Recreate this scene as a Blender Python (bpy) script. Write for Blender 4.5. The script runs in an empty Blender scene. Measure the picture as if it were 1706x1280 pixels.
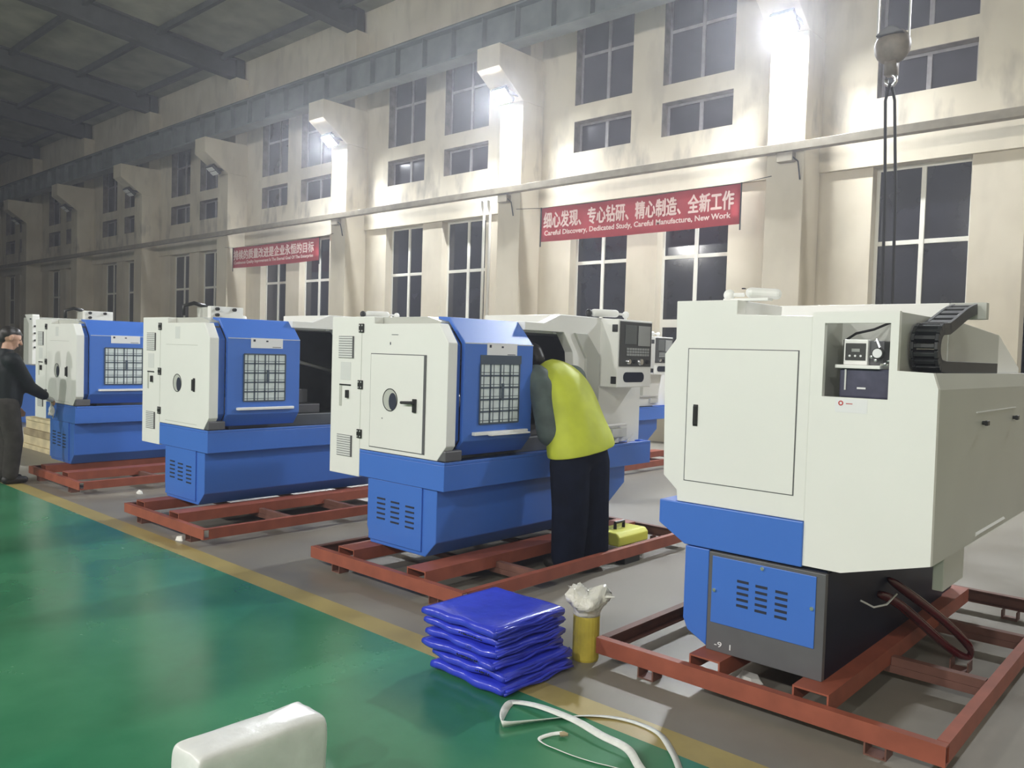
import bpy, bmesh, math, random
from mathutils import Vector, Matrix
S = bpy.context.scene
COL = S.collection
random.seed(7)

# ------------------------------------------------------------------ camera
cd = bpy.data.cameras.new('camera')
cam = bpy.data.objects.new('camera', cd); COL.objects.link(cam)
cd.sensor_width = 36.0; cd.sensor_fit = 'HORIZONTAL'
cd.lens = 1356.15 / 1706 * 36.0
cd.clip_start = 0.05; cd.clip_end = 300
YAW, PITCH, ROLL = 0.734294817, -0.0381823785, 0.0297070439
def cam_axes():
    cy, sy, cp, sp = math.cos(YAW), math.sin(YAW), math.cos(PITCH), math.sin(PITCH)
    f = Vector((-sy*cp, cy*cp, sp)); r = Vector((cy, sy, 0)); u = r.cross(f)
    c, s = math.cos(ROLL), math.sin(ROLL)
    return r*c + u*s, u*c - r*s, f
_r, _u, _f = cam_axes()
m3 = Matrix((_r, _u, -_f)).transposed()
cam.matrix_world = Matrix.Translation((0, 0, 1.6)) @ m3.to_4x4()
S.camera = cam

# ------------------------------------------------------------------ world, exposure, lights
S.view_settings.view_transform = 'Standard'
S.view_settings.look = 'None'
S.view_settings.gamma = 1.0
S.view_settings.use_curve_mapping = False
S.view_settings.exposure = 0.0
w = bpy.data.worlds.new('world'); S.world = w; w.use_nodes = True
w.node_tree.nodes['Background'].inputs[0].default_value = (0.02, 0.022, 0.035, 1)
w.node_tree.nodes['Background'].inputs[1].default_value = 0.35
# thin dusty haze, added to stand in for lens glare round the lit lamps
hz = w.node_tree.nodes.new('ShaderNodeVolumeScatter')
hz.inputs['Color'].default_value = (0.92, 0.925, 1.0, 1); hz.inputs['Density'].default_value = 0.0044; hz.inputs['Anisotropy'].default_value = 0.6
w.node_tree.links.new(hz.outputs[0], w.node_tree.nodes['World Output'].inputs['Volume'])
LED = 2500.0            # radiance of the lit flood lamps on the window wall
OPP = 500.0            # watts of the flood and fill lamps on the opposite side
def area(name, loc, target, power, sx, sy, color):
    l = bpy.data.lights.new(name, 'AREA'); l.shape = 'RECTANGLE'; l.size = sx; l.size_y = sy
    l.energy = power; l.color = color
    o = bpy.data.objects.new(name, l); COL.objects.link(o); o.location = loc
    o.rotation_euler = (Vector(target) - Vector(loc)).to_track_quat('-Z', 'Y').to_euler()
    return o
for x, p in ((-20.0, 0.5), (-13.0, 1.0), (-6.5, 1.0), (-0.5, 0.85), (4.5, 0.55)):  # outermost two added as fill for the left wall and right-facing sides
    area('opposite_flood_fill', (x, -7.3, 6.9), (x, 3.5, 0.6), OPP*p, 0.45, 0.4, (1.0, 0.985, 0.96))
area('right_floodlight', (0.325, 12.35, 6.9), (0.325, 4.0, 0.0), 420, 0.4, 0.35, (0.93, 0.96, 1.0))

# ------------------------------------------------------------------ helpers
WL = {}
def tag(o, label=None, cat=None, group=None, kind=None):
    if label: o['label'] = label
    if cat: o['category'] = cat
    if group: o['group'] = group
    if kind: o['kind'] = kind
    return o
def thing(name, label, cat, loc=(0, 0, 0), group=None):
    o = bpy.data.objects.new(name, None); COL.objects.link(o)
    o.location = loc; o.empty_display_size = 0.2
    WL[o.name] = Vector(loc)
    return tag(o, label, cat, group)

class MB:
    def __init__(self): self.bm = bmesh.new(); self.mi = 0
    def face(self, vs):
        try:
            f = self.bm.faces.new(vs); f.material_index = self.mi; return f
        except ValueError: return None
    def v(self, p): return self.bm.verts.new(p)
    def box(self, x0, x1, y0, y1, z0, z1):
        p = [self.v((x, y, z)) for z in (z0, z1) for y in (y0, y1) for x in (x0, x1)]
        for a in ((0,2,3,1), (4,5,7,6), (0,1,5,4), (2,6,7,3), (0,4,6,2), (1,3,7,5)):
            self.face([p[i] for i in a])
        return self
    def prism(self, poly, axis, a, b):
        def P(q, t):
            if axis == 'y': return (q[0], t, q[1])
            if axis == 'x': return (t, q[0], q[1])
            return (q[0], q[1], t)
        A = [self.v(P(q, a)) for q in poly]; B = [self.v(P(q, b)) for q in poly]
        self.face(A[::-1]); self.face(B)
        n = len(poly)
        for i in range(n): self.face([A[i], A[(i+1) % n], B[(i+1) % n], B[i]])
        return self
    def loft(self, rings, cap=True, closed=True):
        R = [[self.v(p) for p in r] for r in rings]
        n = len(R[0])
        for a, b in zip(R, R[1:]):
            for i in range(n if closed else n-1): self.face([a[i], a[(i+1) % n], b[(i+1) % n], b[i]])
        if cap and closed: self.face(R[0][::-1]); self.face(R[-1])
        return self
    def tube(self, pts, r, n=8, cap=True):
        pts = [Vector(p) for p in pts]; rings = []
        up = None
        for i, p in enumerate(pts):
            t = (pts[min(i+1, len(pts)-1)] - pts[max(i-1, 0)]).normalized()
            if up is None:
                up = Vector((0, 0, 1)) if abs(t.z) < 0.9 else Vector((1, 0, 0))
            a = t.cross(up).normalized(); up = a.cross(t).normalized()
            rr = r[i] if isinstance(r, (list, tuple)) else r
            rings.append([p + a*rr*math.cos(k*2*math.pi/n) + up*rr*math.sin(k*2*math.pi/n) for k in range(n)])
        return self.loft(rings, cap)
    def cyl(self, p0, p1, r0, r1=None, n=20):
        return self.tube([p0, p1], [r0, r1 if r1 is not None else r0], n)
    def ball(self, c, rx, ry=None, rz=None, seg=16, rin=10):
        ry = ry or rx; rz = rz or rx
        rings = []
        for i in range(1, rin):
            th = math.pi*i/rin
            rings.append([(c[0]+rx*math.sin(th)*math.cos(k*2*math.pi/seg), c[1]+ry*math.sin(th)*math.sin(k*2*math.pi/seg), c[2]-rz*math.cos(th)) for k in range(seg)])
        self.loft(rings); return self
    def capsule(self, p0, p1, r0, r1, flat=1.0, axis=None, n=14):
        """tapered limb with round ends; flat squeezes it along the direction across axis"""
        p0, p1 = Vector(p0), Vector(p1); t = (p1-p0).normalized()
        ax = Vector(axis) if axis else (Vector((1, 0, 0)) if abs(t.x) < 0.8 else Vector((0, 1, 0)))
        a = (ax - t*ax.dot(t)).normalized(); b = t.cross(a)
        rings = []
        for k in range(1, 5):
            th = k*math.pi/8; rings.append((p0 - t*r0*math.cos(th), r0*math.sin(th)))
        for k in range(1, 5):
            f = k/5; rings.append((p0.lerp(p1, f), r0+(r1-r0)*f))
        for k in range(4, 0, -1):
            th = k*math.pi/8; rings.append((p1 + t*r1*math.cos(th), r1*math.sin(th)))
        self.loft([[c + a*r*math.cos(i*2*math.pi/n) + b*r*flat*math.sin(i*2*math.pi/n) for i in range(n)] for c, r in rings])
        return self
    def build(self, name, mats, parent=None, bevel=0, smooth=False, origin=None, seg=2):
        bm = self.bm
        bmesh.ops.recalc_face_normals(bm, faces=bm.faces)
        me = bpy.data.meshes.new(name)
        if parent is not None: off = WL[parent.name]
        else:
            if origin is None:
                xs = [v.co.x for v in bm.verts]; ys = [v.co.y for v in bm.verts]; zs = [v.co.z for v in bm.verts]
                origin = ((min(xs)+max(xs))/2, (min(ys)+max(ys))/2, min(zs))
            off = Vector(origin)
        for v in bm.verts: v.co -= off
        if smooth:
            for f in bm.faces: f.smooth = True
        bm.to_mesh(me); bm.free()
        for m in (mats if isinstance(mats, (list, tuple)) else [mats]): me.materials.append(m)
        o = bpy.data.objects.new(name, me); COL.objects.link(o)
        if parent is not None: o.parent = parent
        else: o.location = off
        WL[o.name] = off.copy()
        if bevel:
            b = o.modifiers.new('bevel', 'BEVEL'); b.width = bevel; b.segments = seg
            b.limit_method = 'ANGLE'; b.angle_limit = math.radians(35)
        return o
def BOX(name, mat, parent, b, bevel=0.003, **k): return MB().box(*b).build(name, mat, parent, bevel, **k)
def organic(o, voxel=0.012, it=6):
    r = o.modifiers.new('remesh', 'REMESH'); r.mode = 'VOXEL'; r.voxel_size = voxel; r.use_smooth_shade = True
    s = o.modifiers.new('smooth', 'SMOOTH'); s.factor = 0.5; s.iterations = it
    return o
def copy_tree(o, parent=None):
    c = o.copy(); COL.objects.link(c)
    if parent is not None: c.parent = parent
    for ch in list(o.children): copy_tree(ch, c)
    return c
def text_mesh(name, s, mat, parent, origin, size, xdir, ydir, width=None, bold=0.0, depth=0.001, fat=0.0):
    """real lettering turned into a mesh that lies on a surface"""
    cu = bpy.data.curves.new(name, 'FONT'); cu.body = s; cu.size = size; cu.offset = bold; cu.extrude = depth
    cu.resolution_u = 3; cu.align_x = 'LEFT'
    t = bpy.data.objects.new(name+'_tmp', cu); COL.objects.link(t)
    dg = bpy.context.evaluated_depsgraph_get(); dg.update()
    me = bpy.data.meshes.new_from_object(t.evaluated_get(dg))
    bpy.data.objects.remove(t)
    X = Vector(xdir); Y = Vector(ydir); Z = X.cross(Y)
    xs = [v.co.x for v in me.vertices] or [0]
    k = (width/(max(xs)-min(xs))) if width and max(xs) > min(xs) else 1.0
    x0 = min(xs); off = WL[parent.name]
    for v in me.vertices:
        v.co = Vector(origin) + X*((v.co.x-x0)*k) + Y*v.co.y + Z*v.co.z - off
    if fat:
        bm = bmesh.new()
        for i_, (dx, dy) in enumerate(((-fat, 0), (fat, 0), (0, fat), (0, -fat))):
            q = me.copy()
            for v in q.vertices: v.co += X*dx + Y*dy + Z*(0.0025*i_)
            bm.from_mesh(q); bpy.data.meshes.remove(q)
        bm.to_mesh(me); bm.free()
    me.materials.clear(); me.materials.append(mat); me.name = name
    o = bpy.data.objects.new(name, me); COL.objects.link(o); o.parent = parent
    WL[o.name] = off.copy()
    return o

# ------------------------------------------------------------------ materials
def mat(name, col, rough=0.5, metal=0.0, noise=0.0, nscale=6.0, bump=0.0, coat=0.0, spec=0.5, alpha=1.0, trans=0.0, emit=None, es=0.0):
    m = bpy.data.materials.new(name); m.use_nodes = True
    nt = m.node_tree; b = nt.nodes['Principled BSDF']
    b.inputs['Base Color'].default_value = (*col, 1); b.inputs['Roughness'].default_value = rough
    b.inputs['Metallic'].default_value = metal; b.inputs['Specular IOR Level'].default_value = spec
    b.inputs['Coat Weight'].default_value = coat; b.inputs['Alpha'].default_value = alpha
    b.inputs['Transmission Weight'].default_value = trans
    if emit: b.inputs['Emission Color'].default_value = (*emit, 1); b.inputs['Emission Strength'].default_value = es
    if noise or bump:
        tc = nt.nodes.new('ShaderNodeTexCoord'); n = nt.nodes.new('ShaderNodeTexNoise')
        n.inputs['Scale'].default_value = nscale; n.inputs['Detail'].default_value = 5
        nt.links.new(tc.outputs['Object'], n.inputs['Vector'])
        if noise:
            r = nt.nodes.new('ShaderNodeValToRGB')
            r.color_ramp.elements[0].position = 0.3; r.color_ramp.elements[1].position = 0.7
            r.color_ramp.elements[0].color = (*[c*(1-noise) for c in col], 1)
            r.color_ramp.elements[1].color = (*[min(1, c*(1+noise*0.5)) for c in col], 1)
            nt.links.new(n.outputs['Fac'], r.inputs['Fac']); nt.links.new(r.outputs['Color'], b.inputs['Base Color'])
        if bump:
            bp = nt.nodes.new('ShaderNodeBump'); bp.inputs['Strength'].default_value = bump; bp.inputs['Distance'].default_value = 0.02
            nt.links.new(n.outputs['Fac'], bp.inputs['Height']); nt.links.new(bp.outputs['Normal'], b.inputs['Normal'])
    return m
M = {}
M['white'] = mat('white_paint', (0.82, 0.82, 0.79), 0.38, noise=0.02, nscale=2)
M['grey_shade_paint'] = mat('grey_paint_and_shade', (0.50, 0.51, 0.47), 0.4, noise=0.04, nscale=3)  # grey parts, and right-facing white panels with shade put into the colour
M['blue'] = mat('blue_paint', (0.055, 0.17, 0.60), 0.35, noise=0.03, nscale=2)
M['steel_dark'] = mat('dark_grey_steel', (0.115, 0.115, 0.125), 0.4, noise=0.08, nscale=8)
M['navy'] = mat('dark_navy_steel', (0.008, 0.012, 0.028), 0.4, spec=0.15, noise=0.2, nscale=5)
M['black'] = mat('black_plastic', (0.012, 0.012, 0.013), 0.4)
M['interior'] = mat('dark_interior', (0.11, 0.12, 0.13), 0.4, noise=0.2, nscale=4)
M['chrome'] = mat('bright_metal', (0.75, 0.75, 0.76), 0.22, metal=1.0)
M['alu'] = mat('brushed_aluminium', (0.82, 0.82, 0.82), 0.35, metal=0.6)
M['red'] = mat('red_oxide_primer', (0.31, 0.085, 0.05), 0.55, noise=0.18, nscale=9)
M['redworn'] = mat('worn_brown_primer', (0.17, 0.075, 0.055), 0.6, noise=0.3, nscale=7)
M['label'] = mat('label_white', (0.80, 0.80, 0.82), 0.4)
M['labelgrey'] = mat('label_grey', (0.68, 0.69, 0.68), 0.45)
M['ink'] = mat('dark_ink', (0.02, 0.025, 0.05), 0.5)
M['inkred'] = mat('red_ink', (0.5, 0.05, 0.05), 0.5)
M['panel_face'] = mat('control_panel_grey', (0.045, 0.047, 0.047), 0.4, noise=0.1, nscale=10)
M['screen'] = mat('screen_glass', (0.10, 0.11, 0.11), 0.15)
M['keys'] = mat('grey_keys', (0.30, 0.31, 0.30), 0.5)
M['glass_upper'] = mat('glare_toned_night_glass', (0.045, 0.040, 0.050), 0.16, noise=0.3, nscale=1.1, spec=0.6)  # paler than the lower panes: lamp glare put into the colour
M['glass_night'] = mat('night_window_glass', (0.018, 0.018, 0.026), 0.10, noise=0.35, nscale=1.3, spec=0.6)
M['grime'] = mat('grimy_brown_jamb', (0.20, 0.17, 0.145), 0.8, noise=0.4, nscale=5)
M['frame_white'] = mat('window_frame_cream', (0.72, 0.70, 0.62), 0.5)
M['frame_grey'] = mat('window_frame_grey', (0.30, 0.28, 0.29), 0.55, noise=0.2, nscale=9)
M['film'] = mat('pale_door_glass', (0.70, 0.77, 0.77), 0.2, noise=0.12, nscale=14)
M['mesh'] = mat('grid_wire', (0.06, 0.085, 0.12), 0.4)
M['beam'] = mat('grey_green_beam_paint', (0.17, 0.19, 0.19), 0.55, noise=0.25, nscale=2.2)
M['roofsteel'] = mat('dark_roof_steel', (0.085, 0.09, 0.09), 0.6, noise=0.3, nscale=2)
M['roof'] = mat('roof_slab', (0.33, 0.33, 0.26), 0.85, noise=0.3, nscale=1.2)
M['ledge'] = mat('ledge_paint', (0.28, 0.245, 0.185), 0.6, noise=0.2, nscale=5)
M['banner'] = mat('red_banner_cloth', (0.52, 0.045, 0.06), 0.65, noise=0.1, nscale=3)
M['bannertext'] = mat('pale_banner_lettering', (0.85, 0.60, 0.55), 0.6)
M['tarp'] = mat('blue_tarpaulin', (0.035, 0.055, 0.62), 0.25, noise=0.1, nscale=14, bump=0.25, coat=0.3)
M['foam'] = mat('yellow_roll', (0.55, 0.44, 0.06), 0.6, noise=0.25, nscale=10)
M['plastic'] = mat('clear_plastic_film', (0.88, 0.86, 0.78), 0.18, bump=0.8, nscale=25, alpha=0.7)
M['whitewrap'] = mat('white_plastic_wrap', (0.82, 0.83, 0.81), 0.3, noise=0.12, nscale=9, bump=0.3)
M['strap'] = mat('white_webbing', (0.78, 0.80, 0.76), 0.7, noise=0.08, nscale=40)
M['paper'] = mat('white_scrap', (0.85, 0.84, 0.80), 0.7)
M['wood'] = mat('pale_timber', (0.66, 0.57, 0.36), 0.65, noise=0.25, nscale=5)
M['woodedge'] = mat('dark_timber', (0.38, 0.31, 0.19), 0.7, noise=0.35, nscale=5)
M['skin'] = mat('skin', (0.52, 0.30, 0.21), 0.5, noise=0.06, nscale=20)
M['hair'] = mat('dark_hair', (0.015, 0.012, 0.010), 0.45, noise=0.3, nscale=60)
M['jacket'] = mat('black_jacket_cloth', (0.010, 0.014, 0.017), 0.6, spec=0.25, noise=0.4, nscale=7)
M['trousers'] = mat('grey_brown_trouser_cloth', (0.050, 0.046, 0.042), 0.9, spec=0.1, noise=0.3, nscale=12)
M['darktrousers'] = mat('navy_trouser_cloth', (0.006, 0.009, 0.022), 0.9, spec=0.08, noise=0.3, nscale=9)
M['vest'] = mat('yellow_green_vest_cloth', (0.50, 0.56, 0.035), 0.65, noise=0.15, nscale=7)
M['sleeve'] = mat('grey_green_sleeve_cloth', (0.085, 0.115, 0.105), 0.7, noise=0.3, nscale=9)
M['glove'] = mat('white_work_glove', (0.72, 0.70, 0.66), 0.8)
M['toolbox'] = mat('yellow_toolbox_plastic', (0.80, 0.80, 0.12), 0.4)
M['hose'] = mat('dark_red_rubber', (0.09, 0.006, 0.010), 0.18, coat=0.4)
M['chain'] = mat('black_cable_chain', (0.022, 0.024, 0.026), 0.45, noise=0.2, nscale=20)
M['iron'] = mat('worn_cast_iron', (0.20, 0.17, 0.14), 0.5, metal=0.0, noise=0.4, nscale=9)
M['rope'] = mat('dark_sling_rope', (0.018, 0.018, 0.02), 0.7)
M['tank'] = mat('smoky_tank_plastic', (0.09, 0.09, 0.14), 0.15, noise=0.25, nscale=16)
M['conduit'] = mat('white_conduit', (0.80, 0.78, 0.72), 0.45)
M['lamp_white'] = mat('white_lamp_plastic', (0.86, 0.86, 0.84), 0.35)
M['housing'] = mat('dark_lamp_housing', (0.03, 0.03, 0.032), 0.45)
M['led'] = mat('lit_led', (1, 1, 1), 0.5, emit=(0.90, 0.94, 1.0), es=LED)
M['led_off'] = mat('unlit_led', (0.85, 0.85, 0.85), 0.25)
M['rubber'] = mat('black_shoe', (0.012, 0.011, 0.011), 0.5)

def wall_material():
    m = mat('cream_plaster', (0.74, 0.68, 0.55), 0.8)
    nt = m.node_tree; b = nt.nodes['Principled BSDF']; L = nt.links
    tc = nt.nodes.new('ShaderNodeTexCoord'); geo = nt.nodes.new('ShaderNodeNewGeometry')
    n1 = nt.nodes.new('ShaderNodeTexNoise'); n1.inputs['Scale'].default_value = 0.7; n1.inputs['Detail'].default_value = 6
    n2 = nt.nodes.new('ShaderNodeTexNoise'); n2.inputs['Scale'].default_value = 3.2; n2.inputs['Detail'].default_value = 8
    mp = nt.nodes.new('ShaderNodeMapping'); mp.inputs['Scale'].default_value = (1, 1, 0.35)
    L.new(geo.outputs['Position'], mp.inputs['Vector']); L.new(geo.outputs['Position'], n1.inputs['Vector']); L.new(mp.outputs['Vector'], n2.inputs['Vector'])
    r1 = nt.nodes.new('ShaderNodeValToRGB'); r1.color_ramp.elements[0].position = 0.35; r1.color_ramp.elements[1].position = 0.65
    r1.color_ramp.elements[0].color = (0.55, 0.49, 0.375, 1); r1.color_ramp.elements[1].color = (0.66, 0.60, 0.475, 1)
    L.new(n1.outputs['Fac'], r1.inputs['Fac'])
    # grime: patchy, most on the band of wall between ledge and middle windows
    sep = nt.nodes.new('ShaderNodeSeparateXYZ'); L.new(geo.outputs['Position'], sep.inputs[0])
    mr = nt.nodes.new('ShaderNodeValToRGB')
    e = mr.color_ramp.elements; e[0].position = 0.44; e[0].color = (0.15,)*3+(1,); e[1].position = 0.63; e[1].color = (0.3,)*3+(1,)
    k = e.new(0.515); k.color = (1, 1, 1, 1); k = e.new(0.49); k.color = (0.2,)*3+(1,)
    dv = nt.nodes.new('ShaderNodeMath'); dv.operation = 'DIVIDE'; dv.inputs[1].default_value = 10.4
    L.new(sep.outputs['Z'], dv.inputs[0]); L.new(dv.outputs[0], mr.inputs['Fac'])
    r2 = nt.nodes.new('ShaderNodeValToRGB'); r2.color_ramp.elements[0].position = 0.50; r2.color_ramp.elements[1].position = 0.72
    L.new(n2.outputs['Fac'], r2.inputs['Fac'])
    mu = nt.nodes.new('ShaderNodeMath'); mu.operation = 'MULTIPLY'; L.new(r2.outputs['Color'], mu.inputs[0]); L.new(mr.outputs['Color'], mu.inputs[1])
    mx = nt.nodes.new('ShaderNodeMixRGB'); mx.inputs['Color2'].default_value = (0.30, 0.27, 0.22, 1)
    L.new(mu.outputs[0], mx.inputs['Fac']); L.new(r1.outputs['Color'], mx.inputs['Color1'])
    L.new(mx.outputs['Color'], b.inputs['Base Color'])
    return m
M['wall'] = wall_material()
def floor_material(name, c0, c1, r0, r1, scale, bump=0.02):
    m = mat(name, c0, r0); nt = m.node_tree; b = nt.nodes['Principled BSDF']; L = nt.links
    tc = nt.nodes.new('ShaderNodeTexCoord'); n = nt.nodes.new('ShaderNodeTexNoise'); n.inputs['Scale'].default_value = scale; n.inputs['Detail'].default_value = 8; n.inputs['Roughness'].default_value = 0.6
    L.new(tc.outputs['Object'], n.inputs['Vector'])
    r = nt.nodes.new('ShaderNodeValToRGB'); r.color_ramp.elements[0].position = 0.32; r.color_ramp.elements[1].position = 0.68
    r.color_ramp.elements[0].color = (*c0, 1); r.color_ramp.elements[1].color = (*c1, 1)
    L.new(n.outputs['Fac'], r.inputs['Fac']); L.new(r.outputs['Color'], b.inputs['Base Color'])
    q = nt.nodes.new('ShaderNodeMapRange'); q.inputs['To Min'].default_value = r0; q.inputs['To Max'].default_value = r1
    q.inputs['From Min'].default_value = 0.3; q.inputs['From Max'].default_value = 0.7
    L.new(n.outputs['Fac'], q.inputs['Value']); L.new(q.outputs['Result'], b.inputs['Roughness'])
    return m
M['floor_green'] = floor_material('green_epoxy_paint', (0.026, 0.165, 0.078), (0.060, 0.245, 0.120), 0.16, 0.30, 1.1)
M['floor_grey'] = floor_material('grey_concrete_paint', (0.185, 0.171, 0.142), (0.26, 0.242, 0.206), 0.35, 0.55, 1.4)
M['floor_yellow'] = floor_material('faded_yellow_line_paint', (0.30, 0.235, 0.075), (0.40, 0.32, 0.12), 0.35, 0.5, 3.0)

# ------------------------------------------------------------------ the setting
X0, X1 = -60.0, 7.0
YB, YF = 13.33, -8.0
f = MB()
f.mi = 0; f.box(X0, X1, 3.04, YB+0.3, -0.2, 0.0)
f.mi = 1; f.box(X0, X1, 2.87, 3.04, -0.2, 0.0)
f.mi = 2; f.box(X0, X1, YF-0.3, 2.87, -0.2, 0.0)
tag(f.build('floor', [M['floor_grey'], M['floor_yellow'], M['floor_green']], origin=(-20, 3, -0.2)), 'floor of green aisle, yellow line and grey machine bay', 'floor', kind='structure')
def colx(k): return -5.675 - 6.0*k
LOW, MID, UP = (0.95, 4.69), (5.75, 6.385), (6.71, 8.45)
wl = MB()
K = list(range(-2, 9))
xs_all = []
for k in K:
    c0, c1 = colx(k), colx(k+1)
    A0, A1, B0, B1 = c0-4.845, c0-3.445, c0-2.755, c0-1.295
    for a, b in ((c1, A0), (A1, B0), (B1, c0)): wl.box(a, b, YB, YB+0.3, 0, 10.4)
    for a, b in ((A0, A1), (B0, B1)):
        for z0, z1 in ((0, LOW[0]), (LOW[1], MID[0]), (MID[1], UP[0]), (UP[1], 10.4)): wl.box(a, b, YB, YB+0.3, z0, z1)
wl.box(colx(9), colx(-2), YB-0.07, YB, LOW[1], 5.12)
tag(wl.build('wall_back', M['wall'], origin=(-20, YB, 0)), 'cream plastered wall with three rows of night windows', 'wall', kind='structure')
for nm, b in (('wall_front', (X0, X1, YF-0.3, YF, 0, 11.5)), ('wall_left', (X0-0.3, X0, YF, YB+0.3, 0, 12.5)), ('wall_right', (X1, X1+0.3, YF, YB+0.3, 0, 12.5))):
    tag(MB().box(*b).build(nm, M['wall']), 'plain cream wall', 'wall', kind='structure')
for k in range(-1, 8):
    c = colx(k); h = 0.315
    p = MB()
    p.box(c-h, c+h, 12.67, YB, 0, 6.82)
    p.prism([(12.67, 6.82), (11.92, 7.33), (11.92, 7.78), (YB, 7.78), (YB, 6.82)], 'x', c-h, c+h)
    p.box(c-0.26, c+0.26, 12.93, YB, 7.78, 9.80)
    tag(p.build('pilaster', M['wall'], bevel=0.012), 'cream wall pilaster with a corbel under the crane beam', 'pilaster', kind='structure')
# roof: sloping slab, cross beams on the column lines, purlins between
def rz(y): return 9.80 + 0.077*(13.0 - max(y, 2.7)) - 0.077*(2.7-min(y, 2.7))*1.0
cl = MB()
cl.prism([(13.7, rz(13.7)+0.62), (2.7, rz(2.7)+0.62), (YF-0.3, rz(YF-0.3)+0.62), (YF-0.3, rz(YF-0.3)+0.9), (2.7, rz(2.7)+0.9), (13.7, rz(13.7)+0.9)], 'x', X0, X1)
tag(cl.build('ceiling', M['roof'], origin=(-20, 3, 10.4)), 'dark sloping roof slab', 'ceiling', kind='structure')
for k in range(-2, 10):
    c = colx(k); r = MB()
    for y0, y1 in ((13.25, 2.7), (2.7, YF+0.02)):
        r.prism([(y0, rz(y0)), (y1, rz(y1)), (y1, rz(y1)+0.05), (y0, rz(y0)+0.05)], 'x', c-0.16, c+0.16)
        r.prism([(y0, rz(y0)+0.05), (y1, rz(y1)+0.05), (y1, rz(y1)+0.62), (y0, rz(y0)+0.62)], 'x', c-0.02, c+0.02)
        r.prism([(y0, rz(y0)+0.56), (y1, rz(y1)+0.56), (y1, rz(y1)+0.62), (y0, rz(y0)+0.62)], 'x', c-0.16, c+0.16)
    r.box(c-0.16, c+0.16, 13.0, 13.25, rz(13.0), rz(13.0)+0.6)
    tag(r.build('roof_beam', M['roofsteel']), 'dark steel roof beam running to the window wall', 'beam', kind='structure')
for j, y in enumerate((12.6, 10.6, 8.6, 6.6, 4.6, 0.6, -2.4, -5.4)):
    z = rz(y)+0.44
    tag(MB().box(X0+0.02, X1-0.02, y-0.06, y+0.06, z, z+0.175).build('roof_purlin', M['roofsteel']), 'dark roof purlin along the hall', 'beam', kind='structure')
# windows
def make_window(kind):
    wd = 1.40 if kind != 'B' else 1.46
    return wd
def window(kind, x0, x1, idx):
    z0, z1 = {'low': LOW, 'mid': MID, 'up': UP}[kind]
    root = thing('window_%d' % idx, {'low': 'tall lower window of dark night glass', 'mid': 'small middle window of dark night glass', 'up': 'upper window of dark night glass under the crane beam'}[kind], 'window', (x0, YB, z0))
    root['kind'] = 'structure'
    y0, y1 = YB+0.19, YB+0.245
    t = 0.055; fm = MB(); mt = M['frame_white'] if kind == 'low' else M['frame_grey']
    fm.box(x0, x0+t, y0, y1, z0, z1); fm.box(x1-t, x1, y0, y1, z0, z1)
    fm.box(x0+t, x1-t, y0, y1, z1-t, z1); fm.box(x0+t, x1-t, y0, y1, z0, z0+t)
    xm = (x0+x1)/2
    fm.box(xm-0.035, xm+0.035, y0-0.012, y1, z0+t, z1-t)
    if kind == 'low':
        for z, h in ((3.50, 0.035), (2.25, 0.075)):
            fm.box(x0+t, xm-0.035, y0, y1, z-h, z+h); fm.box(xm+0.035, x1-t, y0, y1, z-h, z+h)
    if kind == 'up':
        fm.box(x0+t, xm-0.035, y0, y1, 7.72, 7.78); fm.box(xm+0.035, x1-t, y0, y1, 7.72, 7.78)
    fm.build('window_frame', mt, root, 0.004)
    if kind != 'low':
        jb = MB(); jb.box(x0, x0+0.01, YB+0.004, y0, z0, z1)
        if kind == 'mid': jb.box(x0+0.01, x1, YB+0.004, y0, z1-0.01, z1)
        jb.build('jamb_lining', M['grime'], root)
    MB().box(x0+t*0.5, x1-t*0.5, y0+0.02, y0+0.028, z0+t*0.5, z1-t*0.5).build('pane', M['glass_night' if kind == 'low' else 'glass_upper'], root)
    return root
n = 0
protos = {}
for k in range(-1, 8):
    c = colx(k)
    for nm, a, b in (('A', c-4.845, c-3.445), ('B', c-2.755, c-1.295)):
        if k == -1 and nm == 'B': continue
        for kind in ('low', 'mid', 'up'):
            n += 1
            if (kind, nm) not in protos:
                protos[(kind, nm)] = (window(kind, a, b, n), a)
            else:
                o, xa = protos[(kind, nm)]
                q = copy_tree(o); q.location.x = a; q.name = 'window_%d' % n
# girder ledge and lintel line
lg = MB().box(X0+0.02, X1-0.02, 12.52, 12.665, 4.93, 5.06)
tag(lg.build('pipe_ledge', M['ledge'], bevel=0.006), 'long beige steel duct running across the pilasters below the middle windows', 'duct')

# crane runway beam
cb = thing('crane_runway_beam', 'grey green steel crane beam with rail on the wall corbels', 'beam', (-20, 12.22, 7.78))
b = MB(); b.box(X0+0.1, X1-0.1, 12.02, 12.42, 7.78, 7.82); b.box(X0+0.1, X1-0.1, 12.02, 12.42, 8.46, 8.50); b.box(X0+0.1, X1-0.1, 12.19, 12.21, 7.82, 8.46)
b.build('girder', M['beam'], cb)
st = MB(); x = X1-0.6
while x > X0+0.5:
    st.box(x-0.012, x+0.012, 12.05, 12.19, 7.82, 8.46); x -= 0.92
o = st.build('stiffener', M['beam'], cb); o['kind'] = 'stuff'
MB().box(X0+0.1, X1-0.1, 12.19, 12.25, 8.50, 8.62).build('rail', M['roofsteel'], cb)

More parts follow.
